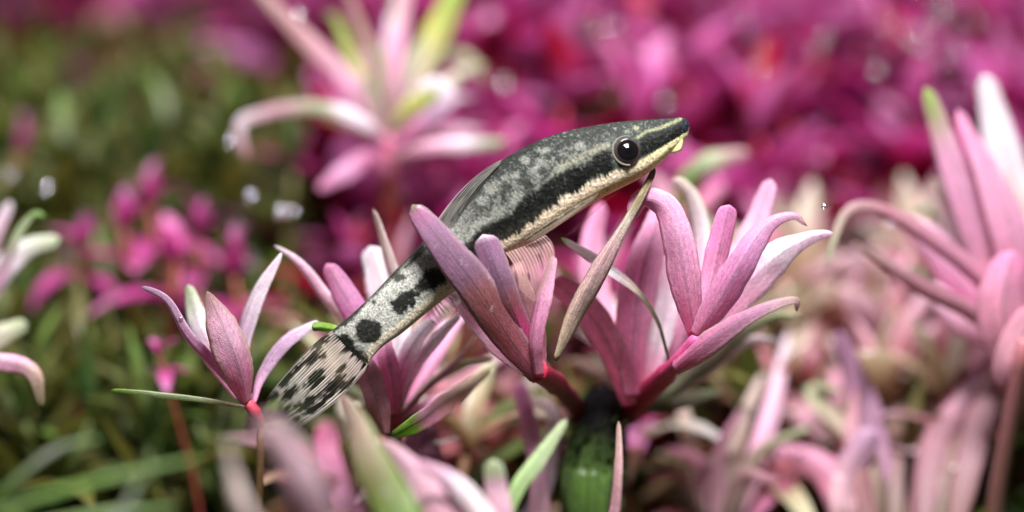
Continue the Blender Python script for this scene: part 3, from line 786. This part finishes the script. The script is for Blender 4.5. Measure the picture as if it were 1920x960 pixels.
def grow(kind, px, py, d, name, label, group, lean=.6, scale=1.0):
    tip = P(px, py, d)
    base = Vector((tip.x + rnd.uniform(-lean, lean), tip.y + rnd.uniform(-lean, lean), 0)); base.z = ground_z(base.y)
    e = tag(empty(name, base), label, 'plant', group)
    k = KINDS[kind]
    mid = (tip + base) / 2 + Vector((rnd.uniform(-.3, .3), rnd.uniform(-.3, .3), 0))
    g = base - Vector((0, 0, .3))
    r = .07 * scale
    so = stem(e, None, [r * 1.2, r, r * .6], ramp(*k['st']), world=[tuple(g), tuple(mid), tuple(tip)], n=12, m=6)
    so.data.materials.clear(); so.data.materials.append(M_STEM)
    sp, per, nn = NODES[kind]
    axis = (tip - mid).normalized()
    L = (tip - base).length
    path = cr([tuple(base), tuple(mid), tuple(tip)], 40)
    seg = np.r_[0, np.cumsum(np.linalg.norm(np.diff(path, axis=0), axis=1))]
    for n in range(nn):
        s = seg[-1] - n * sp * scale * rnd.uniform(.85, 1.15)
        if s < .4: break
        p = Vector([np.interp(s, seg, path[:, q]) for q in range(3)])
        age = n / max(1, nn - 1)
        ph = rnd.uniform(0, 6.28)
        for q in range(per + (2 if n == 0 else 0)):
            az = ph + 2 * math.pi * q / per + rnd.uniform(-.35, .35)
            el = math.radians((78 if n == 0 else 62) - 55 * age + rnd.uniform(-14, 14))
            me = rnd.choice(k['lv'])
            o = bpy.data.objects.new('leaf', me)
            COL.objects.link(o)
            o.parent = e
            o.location = p - base
            sc = scale * rnd.uniform(.75, 1.15) * (.7 if n == 0 else 1)
            o.rotation_euler = (Matrix.Rotation(az, 3, 'Z') @ Matrix.Rotation(el, 3, 'X')).to_euler()
            o.scale = (sc, sc, sc)
    return e


def scatter(kind, n, x0, x1, ytop, ybot, d0, d1, name, label, group, minsep=.5, **kw):
    done = []
    for i in range(n * 6):
        if len(done) >= n: break
        f = rnd.random()
        d = d0 + (d1 - d0) * f
        px = rnd.uniform(x0, x1); py = ybot + (ytop - ybot) * f + rnd.uniform(-45, 45)
        p = P(px, py, d)
        if any((p.xy - q.xy).length < minsep for q in done): continue
        done.append(p)
        grow(kind, px, py, d, name, label, group, **kw)


scatter('magenta', 26, -300, 520, -150, 0, 12.5, 18, 'red_stem_plant', 'magenta stem plant far behind the olive green thicket', 'magenta plants behind the olive thicket', minsep=.9, scale=1.1)
scatter('magenta', 80, 470, 2180, -130, 60, 9.5, 19, 'red_stem_plant', 'magenta stem plant in the far blurred thicket behind the fish', 'magenta plants of the far thicket', minsep=.9, scale=1.15)
scatter('magenta', 26, 1000, 1960, 60, 260, 6.5, 9.5, 'red_stem_plant', 'magenta stem plant in the middle thicket behind the head and right leaves', 'magenta plants behind the head', minsep=.8)
scatter('magenta', 9, 560, 1000, 40, 330, 6.0, 9.0, 'red_stem_plant', 'magenta stem plant behind the pink plant with yellow-green leaf', 'magenta plants behind the pink plant', minsep=.7)
grow('olive', 1110, 130, 7.5, 'green_stem_plant', 'olive green stem plant standing alone among magenta ones above the back', None)
scatter('olive', 68, -330, 620, 95, 330, 6.0, 12, 'green_stem_plant', 'olive green stem plant in the blurred thicket on the tail side', 'olive plants of the thicket', minsep=.6)
for (px, py, d, sc) in [(36, 292, 7, .8), (280, 392, 5.2, .8), (232, 432, 4.8, .7), (330, 492, 4.4, .85), (372, 446, 5.0, .7), (158, 470, 5.0, .7), (440, 520, 4.4, .7), (300, 665, 2.6, .35)]:
    grow('pink', px, py, d, 'pink_stem_plant', 'small pink-topped plant among green stems left of the fish', 'small pink plants among green stems', lean=.2, scale=sc)
scatter('green', 76, -300, 640, 420, 840, 3.2, 8.5, 'grassy_plant', 'dark green narrow-leaved plant under the small pink plants', 'green narrow-leaved plants', minsep=.4)
scatter('rosette', 10, 1280, 1960, 570, 780, 3.6, 6.4, 'stem_plant', 'pale pink and cream rosette in the blurred lower right mass', 'pale rosettes of the lower right', minsep=.6, scale=1.25)
scatter('beige', 9, 1240, 1980, 600, 820, 3.4, 6.0, 'stem_plant', 'beige and dusty pink plant in the blurred lower right tangle', 'beige plants of the lower right tangle', minsep=.6)
scatter('beige', 8, 660, 1200, 680, 840, 2.4, 4.6, 'stem_plant', 'beige-leaved plant low behind the fish between pink rosettes', 'beige plants behind the rosettes', minsep=.5)
scatter('magenta', 12, 600, 1300, 380, 640, 4.0, 7.0, 'red_stem_plant', 'magenta stem plant close behind the belly and tail of the fish', 'magenta plants close behind the fish', minsep=.5, scale=.85)
scatter('green', 26, 560, 1980, 680, 940, 3.2, 6.4, 'grassy_plant', 'dark green narrow plant low between the pink plants', 'green plants between the pink plants', minsep=.5)


# ------------------------------------------------------------------ the fish
UPP = [(1291, 230), (1285, 222.5), (1274, 220.5), (1249, 222), (1217, 224), (1186, 226), (1155, 229), (1110, 236), (1061, 246), (1015, 261), (967, 285), (925, 311), (885, 345),
       (847, 387), (812, 432), (775, 473), (740, 508), (700, 551), (665, 584), (641, 605), (622, 620)]
LOW = [(1292, 243), (1289, 255), (1281, 266), (1262, 284), (1235, 309), (1207, 330), (1178, 346), (1142, 364), (1105, 385), (1068, 409), (1025, 437), (985, 460), (945, 483),
       (902, 511), (862, 539), (827, 565), (790, 595), (752, 626), (720, 648), (700, 668), (688, 684)]
WID = [9, 20, 29, 39, 46, 52, 56, 60, 62, 62, 60, 56, 52, 48, 44, 38, 32, 25, 19, 12, 3]
NS, NT = 560, 160
allp = np.array([(*u, *l, w_) for u, l, w_ in zip(UPP, LOW, WID)], float)
# resample smoothly along the body
e_ = np.vstack([2 * allp[0] - allp[1], allp, 2 * allp[-1] - allp[-2]])
ss = np.linspace(0, len(allp) - 1 - 1e-6, NS)
ii = ss.astype(int); tt = (ss - ii)[:, None]
a_, b_, c_, d_ = e_[ii], e_[ii + 1], e_[ii + 2], e_[ii + 3]
B_ = .5 * (2 * b_ + (c_ - a_) * tt + (2 * a_ - 5 * b_ + 4 * c_ - d_) * tt ** 2 + (3 * b_ - a_ - 3 * c_ + d_) * tt ** 3)
th = np.linspace(0, 2 * math.pi, NT, endpoint=False)
ct, st_ = np.cos(th), np.sin(th)
cz = np.where(ct > 0, np.abs(ct) ** .95, -np.abs(ct) ** .8)
sx = np.sign(st_) * np.abs(st_) ** np.where(ct > 0, .85, .62)
cen = (B_[:, None, 0:2] + B_[:, None, 2:4]) / 2
hv = (B_[:, None, 0:2] - B_[:, None, 2:4]) / 2
PX = cen + hv * cz[None, :, None]
WD = np.maximum(B_[:, 4], 2.5)[:, None] * sx[None, :]
DD = -WD * S0
VV = np.broadcast_to(((1 - ct) / 2)[None, :], (NS, NT))
SS = np.broadcast_to((np.clip(ss - 1, 0, None) / (len(allp) - 2))[:, None], (NS, NT))
X, Y = PX[..., 0], PX[..., 1]


def poly_sd(x, y, pts):
    """signed distance (negative inside) to a polygon in photo pixels"""
    p = np.array(pts, float); n = len(p)
    dmin = np.full(x.shape, 1e9); inside = np.zeros(x.shape, bool)
    for i in range(n):
        a, b = p[i], p[(i + 1) % n]
        e = b - a; wx, wy = x - a[0], y - a[1]
        t = np.clip((wx * e[0] + wy * e[1]) / (e @ e), 0, 1)
        dmin = np.minimum(dmin, np.hypot(wx - e[0] * t, wy - e[1] * t))
        c = (a[1] > y) != (b[1] > y)
        xx = (b[0] - a[0]) * (y - a[1]) / (b[1] - a[1] + 1e-9) + a[0]
        inside ^= c & (x < xx)
    return np.where(inside, -dmin, dmin)


def line_d(x, y, pts):
    p = np.array(pts, float); dm = np.full(x.shape, 1e9)
    for a, b in zip(p[:-1], p[1:]):
        e = b - a
        t = np.clip(((x - a[0]) * e[0] + (y - a[1]) * e[1]) / (e @ e), 0, 1)
        dm = np.minimum(dm, np.hypot(x - a[0] - e[0] * t, y - a[1] - e[1] * t))
    return dm


def fish_colours(x, y, v, s):
    al = s * 900                                   # px along the body
    n1 = fbm(x / 9, y / 9, 1); n2 = fbm(x / 3.2, y / 3.2, 5, 2); n3 = fbm(x / 26, y / 26, 9)
    hair = vn(al / 3.0, v * 2.5, 21)
    grain = vn(x / 1.7, y / 1.7, 31)
    dark = hexl('0c0e0b'); green = hexl('3a423b'); light = hexl('a3a499'); midg = hexl('5a5d56'); belly = hexl('d8c6ac')
    orange = hexl('e0aa66'); yellow = hexl('efe3ae')
    col = np.ones(x.shape + (3,)) * midg

    def mixc(c, k):
        nonlocal col
        k = np.clip(k, 0, 1)[..., None]
        col = col * (1 - k) + np.asarray(c) * k
    # tail: pale grey base, mid body mottled, head dark green-grey
    mixc(hexl('a2a299'), sst(.50, .68, s) * .95)
    head = sst(.50, .22, s)
    mixc(green, head * .85)
    # dark back and mottling of the mid body
    mid = sst(.22, .36, s) * sst(.66, .56, s)
    mixc(hexl('393c36'), mid * sst(.72, .45, v + (n1 - .5) * .3) * .9)
    mixc(hexl('33372f'), mid * sst(.50, .62, n3) * .8 * sst(.75, .5, v))
    mixc(light, mid * sst(.56, .68, n1) * .45 * sst(.1, .25, v))
    mixc(hexl('a9ab9f'), sst(.58, .78, n2) * .4 * sst(.60, .40, s) * sst(.1, .3, s))
    mixc(hexl('2b322c'), sst(.42, .10, v + (n1 - .5) * .35) * sst(.62, .45, s) * .75)
    mixc(hexl('8d9188'), sst(.66, .82, n2) * .6 * sst(.45, .2, v) * sst(.6, .5, s) * sst(.04, .14, s))
    for (bx, by, rx, ry, an) in [(922, 354, 17, 12, -.6), (906, 374, 13, 9, -.7), (969, 371, 17, 11, -.7), (936, 397, 20, 12, -.5), (902, 420, 20, 11, -.5), (880, 440, 14, 9, -.5),
                                 (965, 329, 9, 8, 0), (948, 332, 7, 7, 0), (1015, 305, 11, 8, 0), (1000, 320, 8, 8, 0), (1048, 316, 10, 6, -.4), (1087, 274, 10, 8, 0), (985, 300, 10, 7, 0), (1020, 282, 12, 7, 0)]:
        ca, sa = math.cos(an), math.sin(an)
        u_ = ((x - bx) * ca + (y - by) * sa) / rx; w_ = (-(x - bx) * sa + (y - by) * ca) / ry
        mixc(light * 1.05, sst(1.3, .5, np.hypot(u_, w_) + (n1 - .5) * 1.6 + (n2 - .5) * 1.0) * .7)
    # belly
    lowk = sst(.66, .74, v + (hair - .5) * .10 + (n1 - .5) * .06)
    tail_low = sst(.72, .80, v + (n1 - .5) * .05)
    mixc(belly, lowk * sst(.66, .56, s))
    mixc(hexl('c9bda6'), tail_low * sst(.55, .66, s) * .9)
    mixc(orange, sst(.80, .96, v) * sst(.62, .30, s) * sst(.06, .2, s) * .75)
    mixc(yellow, sst(.63, .69, v + (n2 - .5) * .06) * sst(.26, .14, s) * .95)
    mixc(hexl('cfa874'), sst(.80, .92, v) * sst(.10, .2, s) * sst(.45, .3, s) * .5)
    # pale stripes
    mixc(hexl('a3a18a'), sst(8, 1, line_d(x, y, [(1140, 272), (1100, 287), (1075, 303), (1045, 317)]) + (n2 - .5) * 14 + (n1 - .5) * 8) * .75)
    mixc(hexl('8c8f84'), sst(5, 1, line_d(x, y, [(1045, 318), (1025, 338), (1000, 358), (985, 378)]) + (n2 - .5) * 3) * .7)
    mixc(hexl('a9ad80'), sst(5, 0.5, line_d(x, y, [(1196, 258), (1212, 247), (1240, 239), (1264, 229), (1276, 223)]) + (n2 - .5) * 4) * .9)
    mixc(hexl('aeb28c'), sst(8, 3, np.hypot(x - 1193, (y - 240) * 1.3) + (n2 - .5) * 7) * .8)
    mixc(hexl('8f947a'), sst(8, 3, np.hypot(x - 1176, (y - 246) * 1.2) + (n2 - .5) * 7) * .7)
    # black lateral band, with fringed lower edge
    wob = (n1 - .5) * 7 + (n2 - .5) * 4
    fr = (hair - .5) * 9 * sst(.5, .64, v)
    band = [
        [(1199, 262), (1213, 249), (1238, 245), (1263, 235), (1280, 228), (1296, 232), (1290, 248), (1268, 260), (1243, 273), (1213, 289), (1203, 294)],
        [(1113, 294), (1128, 282), (1146, 287), (1150, 320), (1142, 331), (1128, 329), (1111, 331), (1101, 346), (1078, 360), (1078, 316), (1105, 311)],
        [(1080, 313), (1108, 318), (1093, 352), (1069, 365), (1053, 362), (1048, 384), (1028, 391), (1009, 410), (986, 427), (960, 444), (929, 460), (880, 492), (850, 505), (836, 492), (880, 452), (905, 424),
         (957, 404), (970, 384), (991, 365), (1020, 344), (1046, 331), (1069, 318)],
        [(787, 518), (811, 503), (835, 492), (852, 505), (846, 520), (825, 536), (806, 546), (790, 549), (778, 540)],
        [(733, 567), (752, 547), (776, 542), (788, 551), (779, 567), (765, 582), (749, 590), (735, 582)],
        [(628, 630), (652, 621), (664, 646), (688, 665), (694, 680), (673, 684), (646, 659)],
        [(790, 454), (802, 466), (773, 497), (754, 505), (773, 479)], [(746, 507), (761, 521), (746, 530), (730, 521)],
        [(692, 556), (672, 588), (662, 602), (627, 621), (618, 616), (654, 587)]]
    for k, pl in enumerate(band):
        amp = 1.0 if k < 6 else .8
        dsd = poly_sd(x, y, pl) + wob * (.5 if k == 0 else 1.5 if k in (3, 4, 5) else 1.0) + (grain - .5) * 4 + fr * (0 if k == 0 else 1)
        mixc(dark * (1.0 if k else 1.3), sst(3.5, -3, dsd) * (.97 if k < 6 else .85))
    mixc(dark, sst(28, 22, np.hypot(x - 691, (y - 621) * 1.06) + wob * 1.0 + (grain - .5) * 5) * .96)
    mixc(hexl('2c3a48'), sst(11, 4, np.hypot(x - 1286, y - 236)) * .7)
    mixc(dark, sst(7, 3, np.hypot(x - 700, y - 566) + wob * .5) * .8)
    mixc(hexl('23251f'), sst(.10, .03, v + (n1 - .5) * .08) * sst(.42, .6, s) * .85)
    col = col * (1 - (.42 + .15 * sst(.5, .1, v)) * sst(.72, .58, v) * sst(.80, .55, s))[..., None]
    # grain of pigment cells
    mixc(dark, sst(.70, .86, grain) * (.62 - .45 * sst(.64, .75, v)))
    mixc(hexl('b9bab0'), sst(.22, .08, grain) * .10 * sst(.7, .5, v))
    return col


PF = P(915, 560, 0)
fish = empty('catfish', PF)
tag(fish, 'small grey suckermouth catfish with black side band lying across pink leaves', 'fish')
Wd = np.array([[tuple(P(X[j, i], Y[j, i], DD[j, i])) for i in range(NT)] for j in range(NS)])
CC = fish_colours(X, Y, VV, SS)
V = np.vstack([Wd.reshape(-1, 3), np.array(P(1293.5, 236, 0))[None], np.array(P(651, 655, 0))[None]])
CC = np.vstack([CC.reshape(-1, 3), hexl('2c3a48')[None], hexl('8f8f86')[None]])
F = grid_faces(NS, NT, True)
for i in range(NT):
    F.append(((i + 1) % NT, i, NS * NT)); F.append(((NS - 1) * NT + i, (NS - 1) * NT + (i + 1) % NT, NS * NT + 1))
body = obj('body', mesh('body', V - np.array(PF), [f[::-1] for f in F], CC), M_FISH, fish)

front = DD < 0.001
FX, FY, FD = X[front], Y[front], DD[front]


def surf(px, py):
    """depth of the near flank at a photo pixel (0 outside of the body outline)"""
    k = np.hypot(FX - px, FY - py)
    i = int(np.argmin(k))
    return float(FD[i]) if k[i] < 7 else 0.0


# eye
ex, ey, er = 1175, 285, 27
ed = surf(ex, ey) + .035
ec = P(ex, ey, ed)
look = (-(FWD) * .93 + UP * .20 + RT * .12).normalized()
q = look.to_track_quat('Z', 'Y')


def dome(name, r, depth, cmax, colfn, nr=26, na=48):
    V = [(0, 0, depth)]; CO = [colfn(0)]
    for j in range(1, nr):
        a = cmax * j / (nr - 1)
        for i in range(na):
            b = 2 * math.pi * i / na
            V.append((r * math.sin(a) * math.cos(b), r * math.sin(a) * math.sin(b), depth * math.cos(a))); CO.append(colfn(math.sin(a) if a < math.pi / 2 else 1))
    F = [(0, 1 + i, 1 + (i + 1) % na) for i in range(na)]
    for j in range(nr - 2):
        for i in range(na):
            k = (i + 1) % na
            F.append((1 + j * na + i, 1 + (j + 1) * na + i, 1 + (j + 1) * na + k, 1 + j * na + k))
    return mesh(name, V, F, np.array(CO))


def eyecol(r):
    if r < .72: return hexl('0a0809')
    k = .5 + .5 * math.sin(r * 55)
    return hexl('1c1516') * (1 - k) + hexl('4a3d40') * k


eye = obj('eye', dome('eye', er * S0, .085, math.pi * .62, eyecol), M_EYE, fish, ec - PF)
eye.rotation_mode = 'QUATERNION'; eye.rotation_quaternion = q
pup = obj('pupil', dome('pupil', er * S0 * .70, .066, math.pi * .5, lambda r: hexl('050506'), 14, 36), M_PUPIL, eye, (0, 0, .022))
rv, rf, rc = [], [], []
for i in range(44):
    a = 2 * math.pi * i / 56
    for j in range(10):
        b = 2 * math.pi * j / 10
        rr = er * S0 * (1.03 + .012 * math.sin(a * 3)) + .0072 * math.cos(b) * (1 + .4 * math.sin(a + 4))
        rv.append((rr * math.cos(a), rr * math.sin(a), .0 + .014 * math.sin(b)))
        rf.append((i * 10 + j, ((i + 1) % 56) * 10 + j, ((i + 1) % 56) * 10 + (j + 1) % 10, i * 10 + (j + 1) % 10))
obj('eyelid', mesh('eyelid', rv, rf), M_EYERING, eye, (.002, .006, .022))
# the eye of the far side
fd = -ed
eye2 = obj('eye', eye.data, M_EYE, fish, P(ex, ey, fd) - PF)
eye2.rotation_mode = 'QUATERNION'; eye2.rotation_quaternion = (FWD * .93 + UP * .2 + RT * .12).normalized().to_track_quat('Z', 'Y')

# sucker mouth: lips below the snout
mp_ = [(1255, 289), (1262, 289), (1272, 287), (1280, 283), (1283, 272), (1284, 258), (1276, 254), (1262, 268), (1250, 284)]
mv, mf = [], []
nm = len(mp_)
prof = [(-.115, .80), (-.10, .96), (-.05, 1.04), (0, 1.06), (.05, 1.04), (.10, .96), (.115, .80)]
cxm = np.mean([p[0] for p in mp_]); cym = np.mean([p[1] for p in mp_])
for dd_, sc_ in prof:
    for (x_, y_) in mp_:
        mv.append(np.array(P(cxm - 2 + (x_ - cxm) * sc_ * 1.02, cym - 1 + (y_ - cym) * sc_ * 1.0, dd_)) - np.array(PF))
mf = grid_faces(len(prof), nm, True) + [tuple(range(nm))[::-1], tuple(range((len(prof) - 1) * nm, len(prof) * nm))]
mo = obj('mouth', mesh('mouth', mv, mf), M_LIP, fish)
ms = mo.modifiers.new('round', 'SUBSURF'); ms.levels = ms.render_levels = 2


def fin(name, roots, ctrls, tips, nr, colfn, alphafn, dfn, sub=9, nl=64, ridge=.006):
    """a fan of nr rays; roots / ctrls / tips are px polylines sampled across the fan"""
    na = nr * sub
    a = np.linspace(0, 1, na)

    def samp(pl):
        return cr([(*p, 0) for p in pl], na)[:, :2] if len(pl) > 1 else np.repeat(np.array(pl, float), na, 0)
    Rr, Cc, Tt = samp(roots), samp(ctrls), samp(tips)
    t = np.linspace(0, 1, nl)[:, None, None]
    PXf = Rr[None] * (1 - t) ** 2 + 2 * Cc[None] * t * (1 - t) + Tt[None] * t ** 2
    x, y = PXf[..., 0], PXf[..., 1]
    tl = np.broadcast_to(t[..., 0], x.shape); aa = np.broadcast_to(a[None], x.shape)
    ph = (aa + .55 / nr * (vn(aa * nr * .8, tl * 1.2, nr) - .5)) * nr
    power = .45 + .8 * vn(np.floor(ph + .5) * 1.7, tl * 2.2, nr + 3)
    # rays fork towards the rim
    ray = np.cos(2 * math.pi * ph) * .5 + .5
    ray2 = np.cos(4 * math.pi * ph) * .5 + .5
    ray = ray * (1 - sst(.45, .8, tl)) + ray2 * sst(.45, .8, tl)
    ray = np.clip(ray ** 1.6 * power, 0, 1)
    co = colfn(x, y, tl, aa, ray); al = alphafn(x, y, tl, aa, ray)
    dp = dfn(x, y, tl, aa) - ridge * ray
    V = np.array([[tuple(P(x[j, i], y[j, i], dp[j, i])) for i in range(na)] for j in range(nl)])
    return obj(name, mesh(name, V.reshape(-1, 3) - np.array(PF), grid_faces(nl, na), co.reshape(-1, 3), None, np.clip(al, 0, 1).ravel()), M_FIN, fish)


def mix(a, b, k):
    k = np.clip(k, 0, 1)[..., None]
    return np.asarray(a) * (1 - k) + np.asarray(b) * k


def tail_col(x, y, t, a, ray):
    n1 = fbm(x / 8, y / 8, 40); st = vn(a * 44, t * 2.0, 44)
    base = mix(hexl('8d8880'), hexl('dcd5cb'), ray * (.45 + .55 * sst(.1, .5, t)))
    base = mix(base, hexl('b59c93'), sst(.75, .2, t) * .3)
    dk = np.zeros(x.shape)
    for (bx, by, rx, ry, an) in [(598, 642, 16, 7, 2.5), (588, 672, 20, 9, 2.4), (606, 668, 10, 7, 2.4), (594, 712, 17, 11, 2.4), (628, 718, 20, 10, 2.4), (650, 722, 17, 6, 2.4), (537, 712, 17, 8, 2.2), (543, 736, 16, 8, 2.2),
                                 (577, 754, 24, 8, 2.5), (588, 768, 22, 5, 2.6), (512, 745, 12, 5, 2.2), (494, 755, 14, 4, 2.1), (552, 790, 14, 5, 2.6), (640, 692, 12, 5, 2.4), (560, 690, 12, 5, 2.3), (618, 742, 10, 4, 2.5), (522, 770, 9, 4, 2.4)]:
        ca, sa = math.cos(an), math.sin(an)
        u_ = ((x - bx) * ca + (y - by) * sa) / rx; w_ = (-(x - bx) * sa + (y - by) * ca) / ry
        dk = np.maximum(dk, sst(1.5, .8, np.hypot(u_, w_) + (n1 - .5) * 1.3 + (st - .5) * 1.3))
    dk = np.maximum(dk, sst(.10, .0, t + (st - .5) * .16) * sst(.0, .25, a))
    dk = np.maximum(dk, sst(.035, .0, a) * .8); dk = np.maximum(dk, sst(.965, 1, a) * .6)
    return mix(base, hexl('0c0b0a'), dk * (1.08 - .2 * ray * sst(.12, .2, t)))


def tail_alpha(x, y, t, a, ray):
    dk = tail_col(x, y, t, a, ray * 0).mean(-1) < .08
    al = np.maximum(.52 + .45 * ray, sst(.30, .02, t))
    al = np.where(dk, np.maximum(al, .88), al)
    return al * (1 - .55 * sst(.55, 1.0, t)) * (.08 + .92 * sst(1.02, .90, t + .16 * vn(a * 48, t * 0, 50)))


fin('tail_fin', [(623, 617), (650, 645), (692, 686)], [(552, 668), (580, 705), (600, 725), (640, 758)], [(485, 768), (506, 769), (524, 777), (532, 793), (547, 810)], 22, tail_col, tail_alpha,
    lambda x, y, t, a: -.03 * np.sin(a * 3.1) * t - .05 * t)


def dors_col(x, y, t, a, ray):
    n = vn(a * 40, t * 14, 60)
    c = mix(hexl('0e0f0d'), hexl('dcd8cc'), ray * (.15 + .6 * n))
    return mix(c, hexl('c9b8b4'), sst(.06, .0, a) * .9)


def dors_d(x, y, t, a):
    o = np.zeros(x.shape)
    for j in range(x.shape[0]):
        for i in range(x.shape[1]):
            o[j, i] = surf(x[j, i], y[j, i])
    k = np.ones(5) / 5
    for _ in range(3):
        o = np.apply_along_axis(lambda m_: np.convolve(np.pad(m_, 2, 'edge'), k, 'valid'), 0, o)
        o = np.apply_along_axis(lambda m_: np.convolve(np.pad(m_, 2, 'edge'), k, 'valid'), 1, o)
    return o - .032


fin('dorsal_fin', [(940, 300), (938, 306), (932, 314)], [(868, 334), (880, 346), (890, 356)], [(806, 434), (828, 426), (852, 420)], 6, dors_col,
    lambda x, y, t, a, ray: (.90 + .10 * ray) * (1 - .35 * sst(.7, 1, t)) * (.7 + .3 * sst(1, .6, a)), dors_d, sub=7, nl=40)


def pec_col(x, y, t, a, ray):
    n = vn(t * 60, a * 3, 70)
    c = mix(hexl('7f776c'), hexl('c8bda8'), ray)
    sp = sst(.30, .22, a)
    c = mix(c, mix(hexl('1c1a17'), hexl('c9c2b0'), np.clip(sst(.10, .05, a) + sst(.6, .75, n) * .6, 0, 1)), sp)
    return c


fin('pectoral_fin', [(1122, 362), (1116, 372)], [(1046, 404), (1052, 418)], [(980, 451), (1000, 456)], 5, pec_col,
    lambda x, y, t, a, ray: np.where(a < .30, .97, .25 + .5 * ray) * sst(1.0, .93, t), lambda x, y, t, a: -.235 + .0 * x - .05 * np.sin(t * 3.1), sub=9, nl=60)
fin('pectoral_fin', [(1172, 350), (1160, 358)], [(1130, 378), (1120, 392)], [(1048, 452), (1076, 438)], 4,
    lambda x, y, t, a, ray: mix(hexl('b06a80'), hexl('d9a8b4'), ray), lambda x, y, t, a, ray: (.18 + .5 * ray ** 2) * sst(1.0, .9, t), lambda x, y, t, a: .20 + .25 * t, sub=9, nl=40)


def pel_col(x, y, t, a, ray):
    n = vn(a * 16, t * 5, 81)
    c = mix(hexl('c29a94'), hexl('dcc4be'), ray * .35)
    return mix(c, hexl('3a302e'), sst(.66, .8, n) * sst(.15, .3, t) * sst(.8, .6, t) * (1 - ray) * .9)


fin('pelvic_fin', [(948, 474), (985, 460), (1022, 441)], [(975, 505), (1005, 500), (1044, 455)], [(972, 540), (1004, 566), (1022, 540), (1040, 492)], 14, pel_col,
    lambda x, y, t, a, ray: (.42 + .25 * ray) * (1 - .65 * sst(.5, 1, t)), lambda x, y, t, a: -.20 - .06 * t, sub=8, nl=40)
fin('anal_fin', [(800, 586), (822, 569), (846, 550)], [(806, 602), (832, 584), (860, 556)], [(816, 612), (838, 596), (864, 566)], 7,
    lambda x, y, t, a, ray: mix(mix(hexl('a99fa6'), hexl('eee6e6'), ray), hexl('1c1c22'), sst(.6, .75, vn(a * 14, t * 1.5, 91)) * .9 * sst(.1, .4, t)),
    lambda x, y, t, a, ray: (.35 + .55 * ray) * (1 - .5 * sst(.6, 1, t)), lambda x, y, t, a: -.02 * t, sub=8, nl=24)


# ------------------------------------------------------------------ air bubbles pearling on the leaves
def bubble_mesh():
    V, F = [], []
    n, m = 12, 18
    for j in range(n + 1):
        a = math.pi * j / n
        for i in range(m):
            b = 2 * math.pi * i / m
            z = math.cos(a)
            r = math.sin(a) * (1 - .06 * z)
            V.append((r * math.cos(b), r * math.sin(b), z * (.93 if z < 0 else 1.02)))
    F = grid_faces(n + 1, m, True)
    me = mesh('air_bubble', V, F)
    me.materials.append(M_BUB)
    return me


BM = bubble_mesh()


def bubble(px, py, d, r, label, group):
    o = bpy.data.objects.new('air_bubble', BM)
    COL.objects.link(o)
    o.location = P(px, py, d); o.scale = (r, r, r)
    o.rotation_euler = (rnd.uniform(-.2, .2), rnd.uniform(-.2, .2), 0)
    tag(o, label, 'bubble', group)


for (x_, y_, d_, r_) in [(88, 352, 4.0, .05), (430, 265, 3.6, .045), (470, 370, 4.2, .05), (528, 398, 4.2, .05), (548, 396, 4.6, .04), (20, 330, 5, .05), (560, 30, 4.3, .05), (764, 190, 4.5, .05), (945, 158, 6, .06)]:
    bubble(x_, y_, d_, r_, 'silvery air bubble among the olive stems and pink plant behind the tail', 'air bubbles behind the tail')
bubble(1545, 388, .3, .028, 'tiny bright air bubble above the tip of the white leaf', None)
bubble(340, 598, .12, .02, 'tiny air bubble clinging to the thin mauve leaf left of the tail', None)
for i in range(44):
    x_ = rnd.choice([rnd.uniform(1380, 1840), rnd.uniform(1640, 1780), rnd.uniform(1000, 1900)])
    bubble(x_, rnd.uniform(-10, 200), rnd.uniform(6.0, 9.5), rnd.uniform(.03, .06), 'silvery air bubble in the magenta thicket behind the head', 'air bubbles in the magenta thicket')
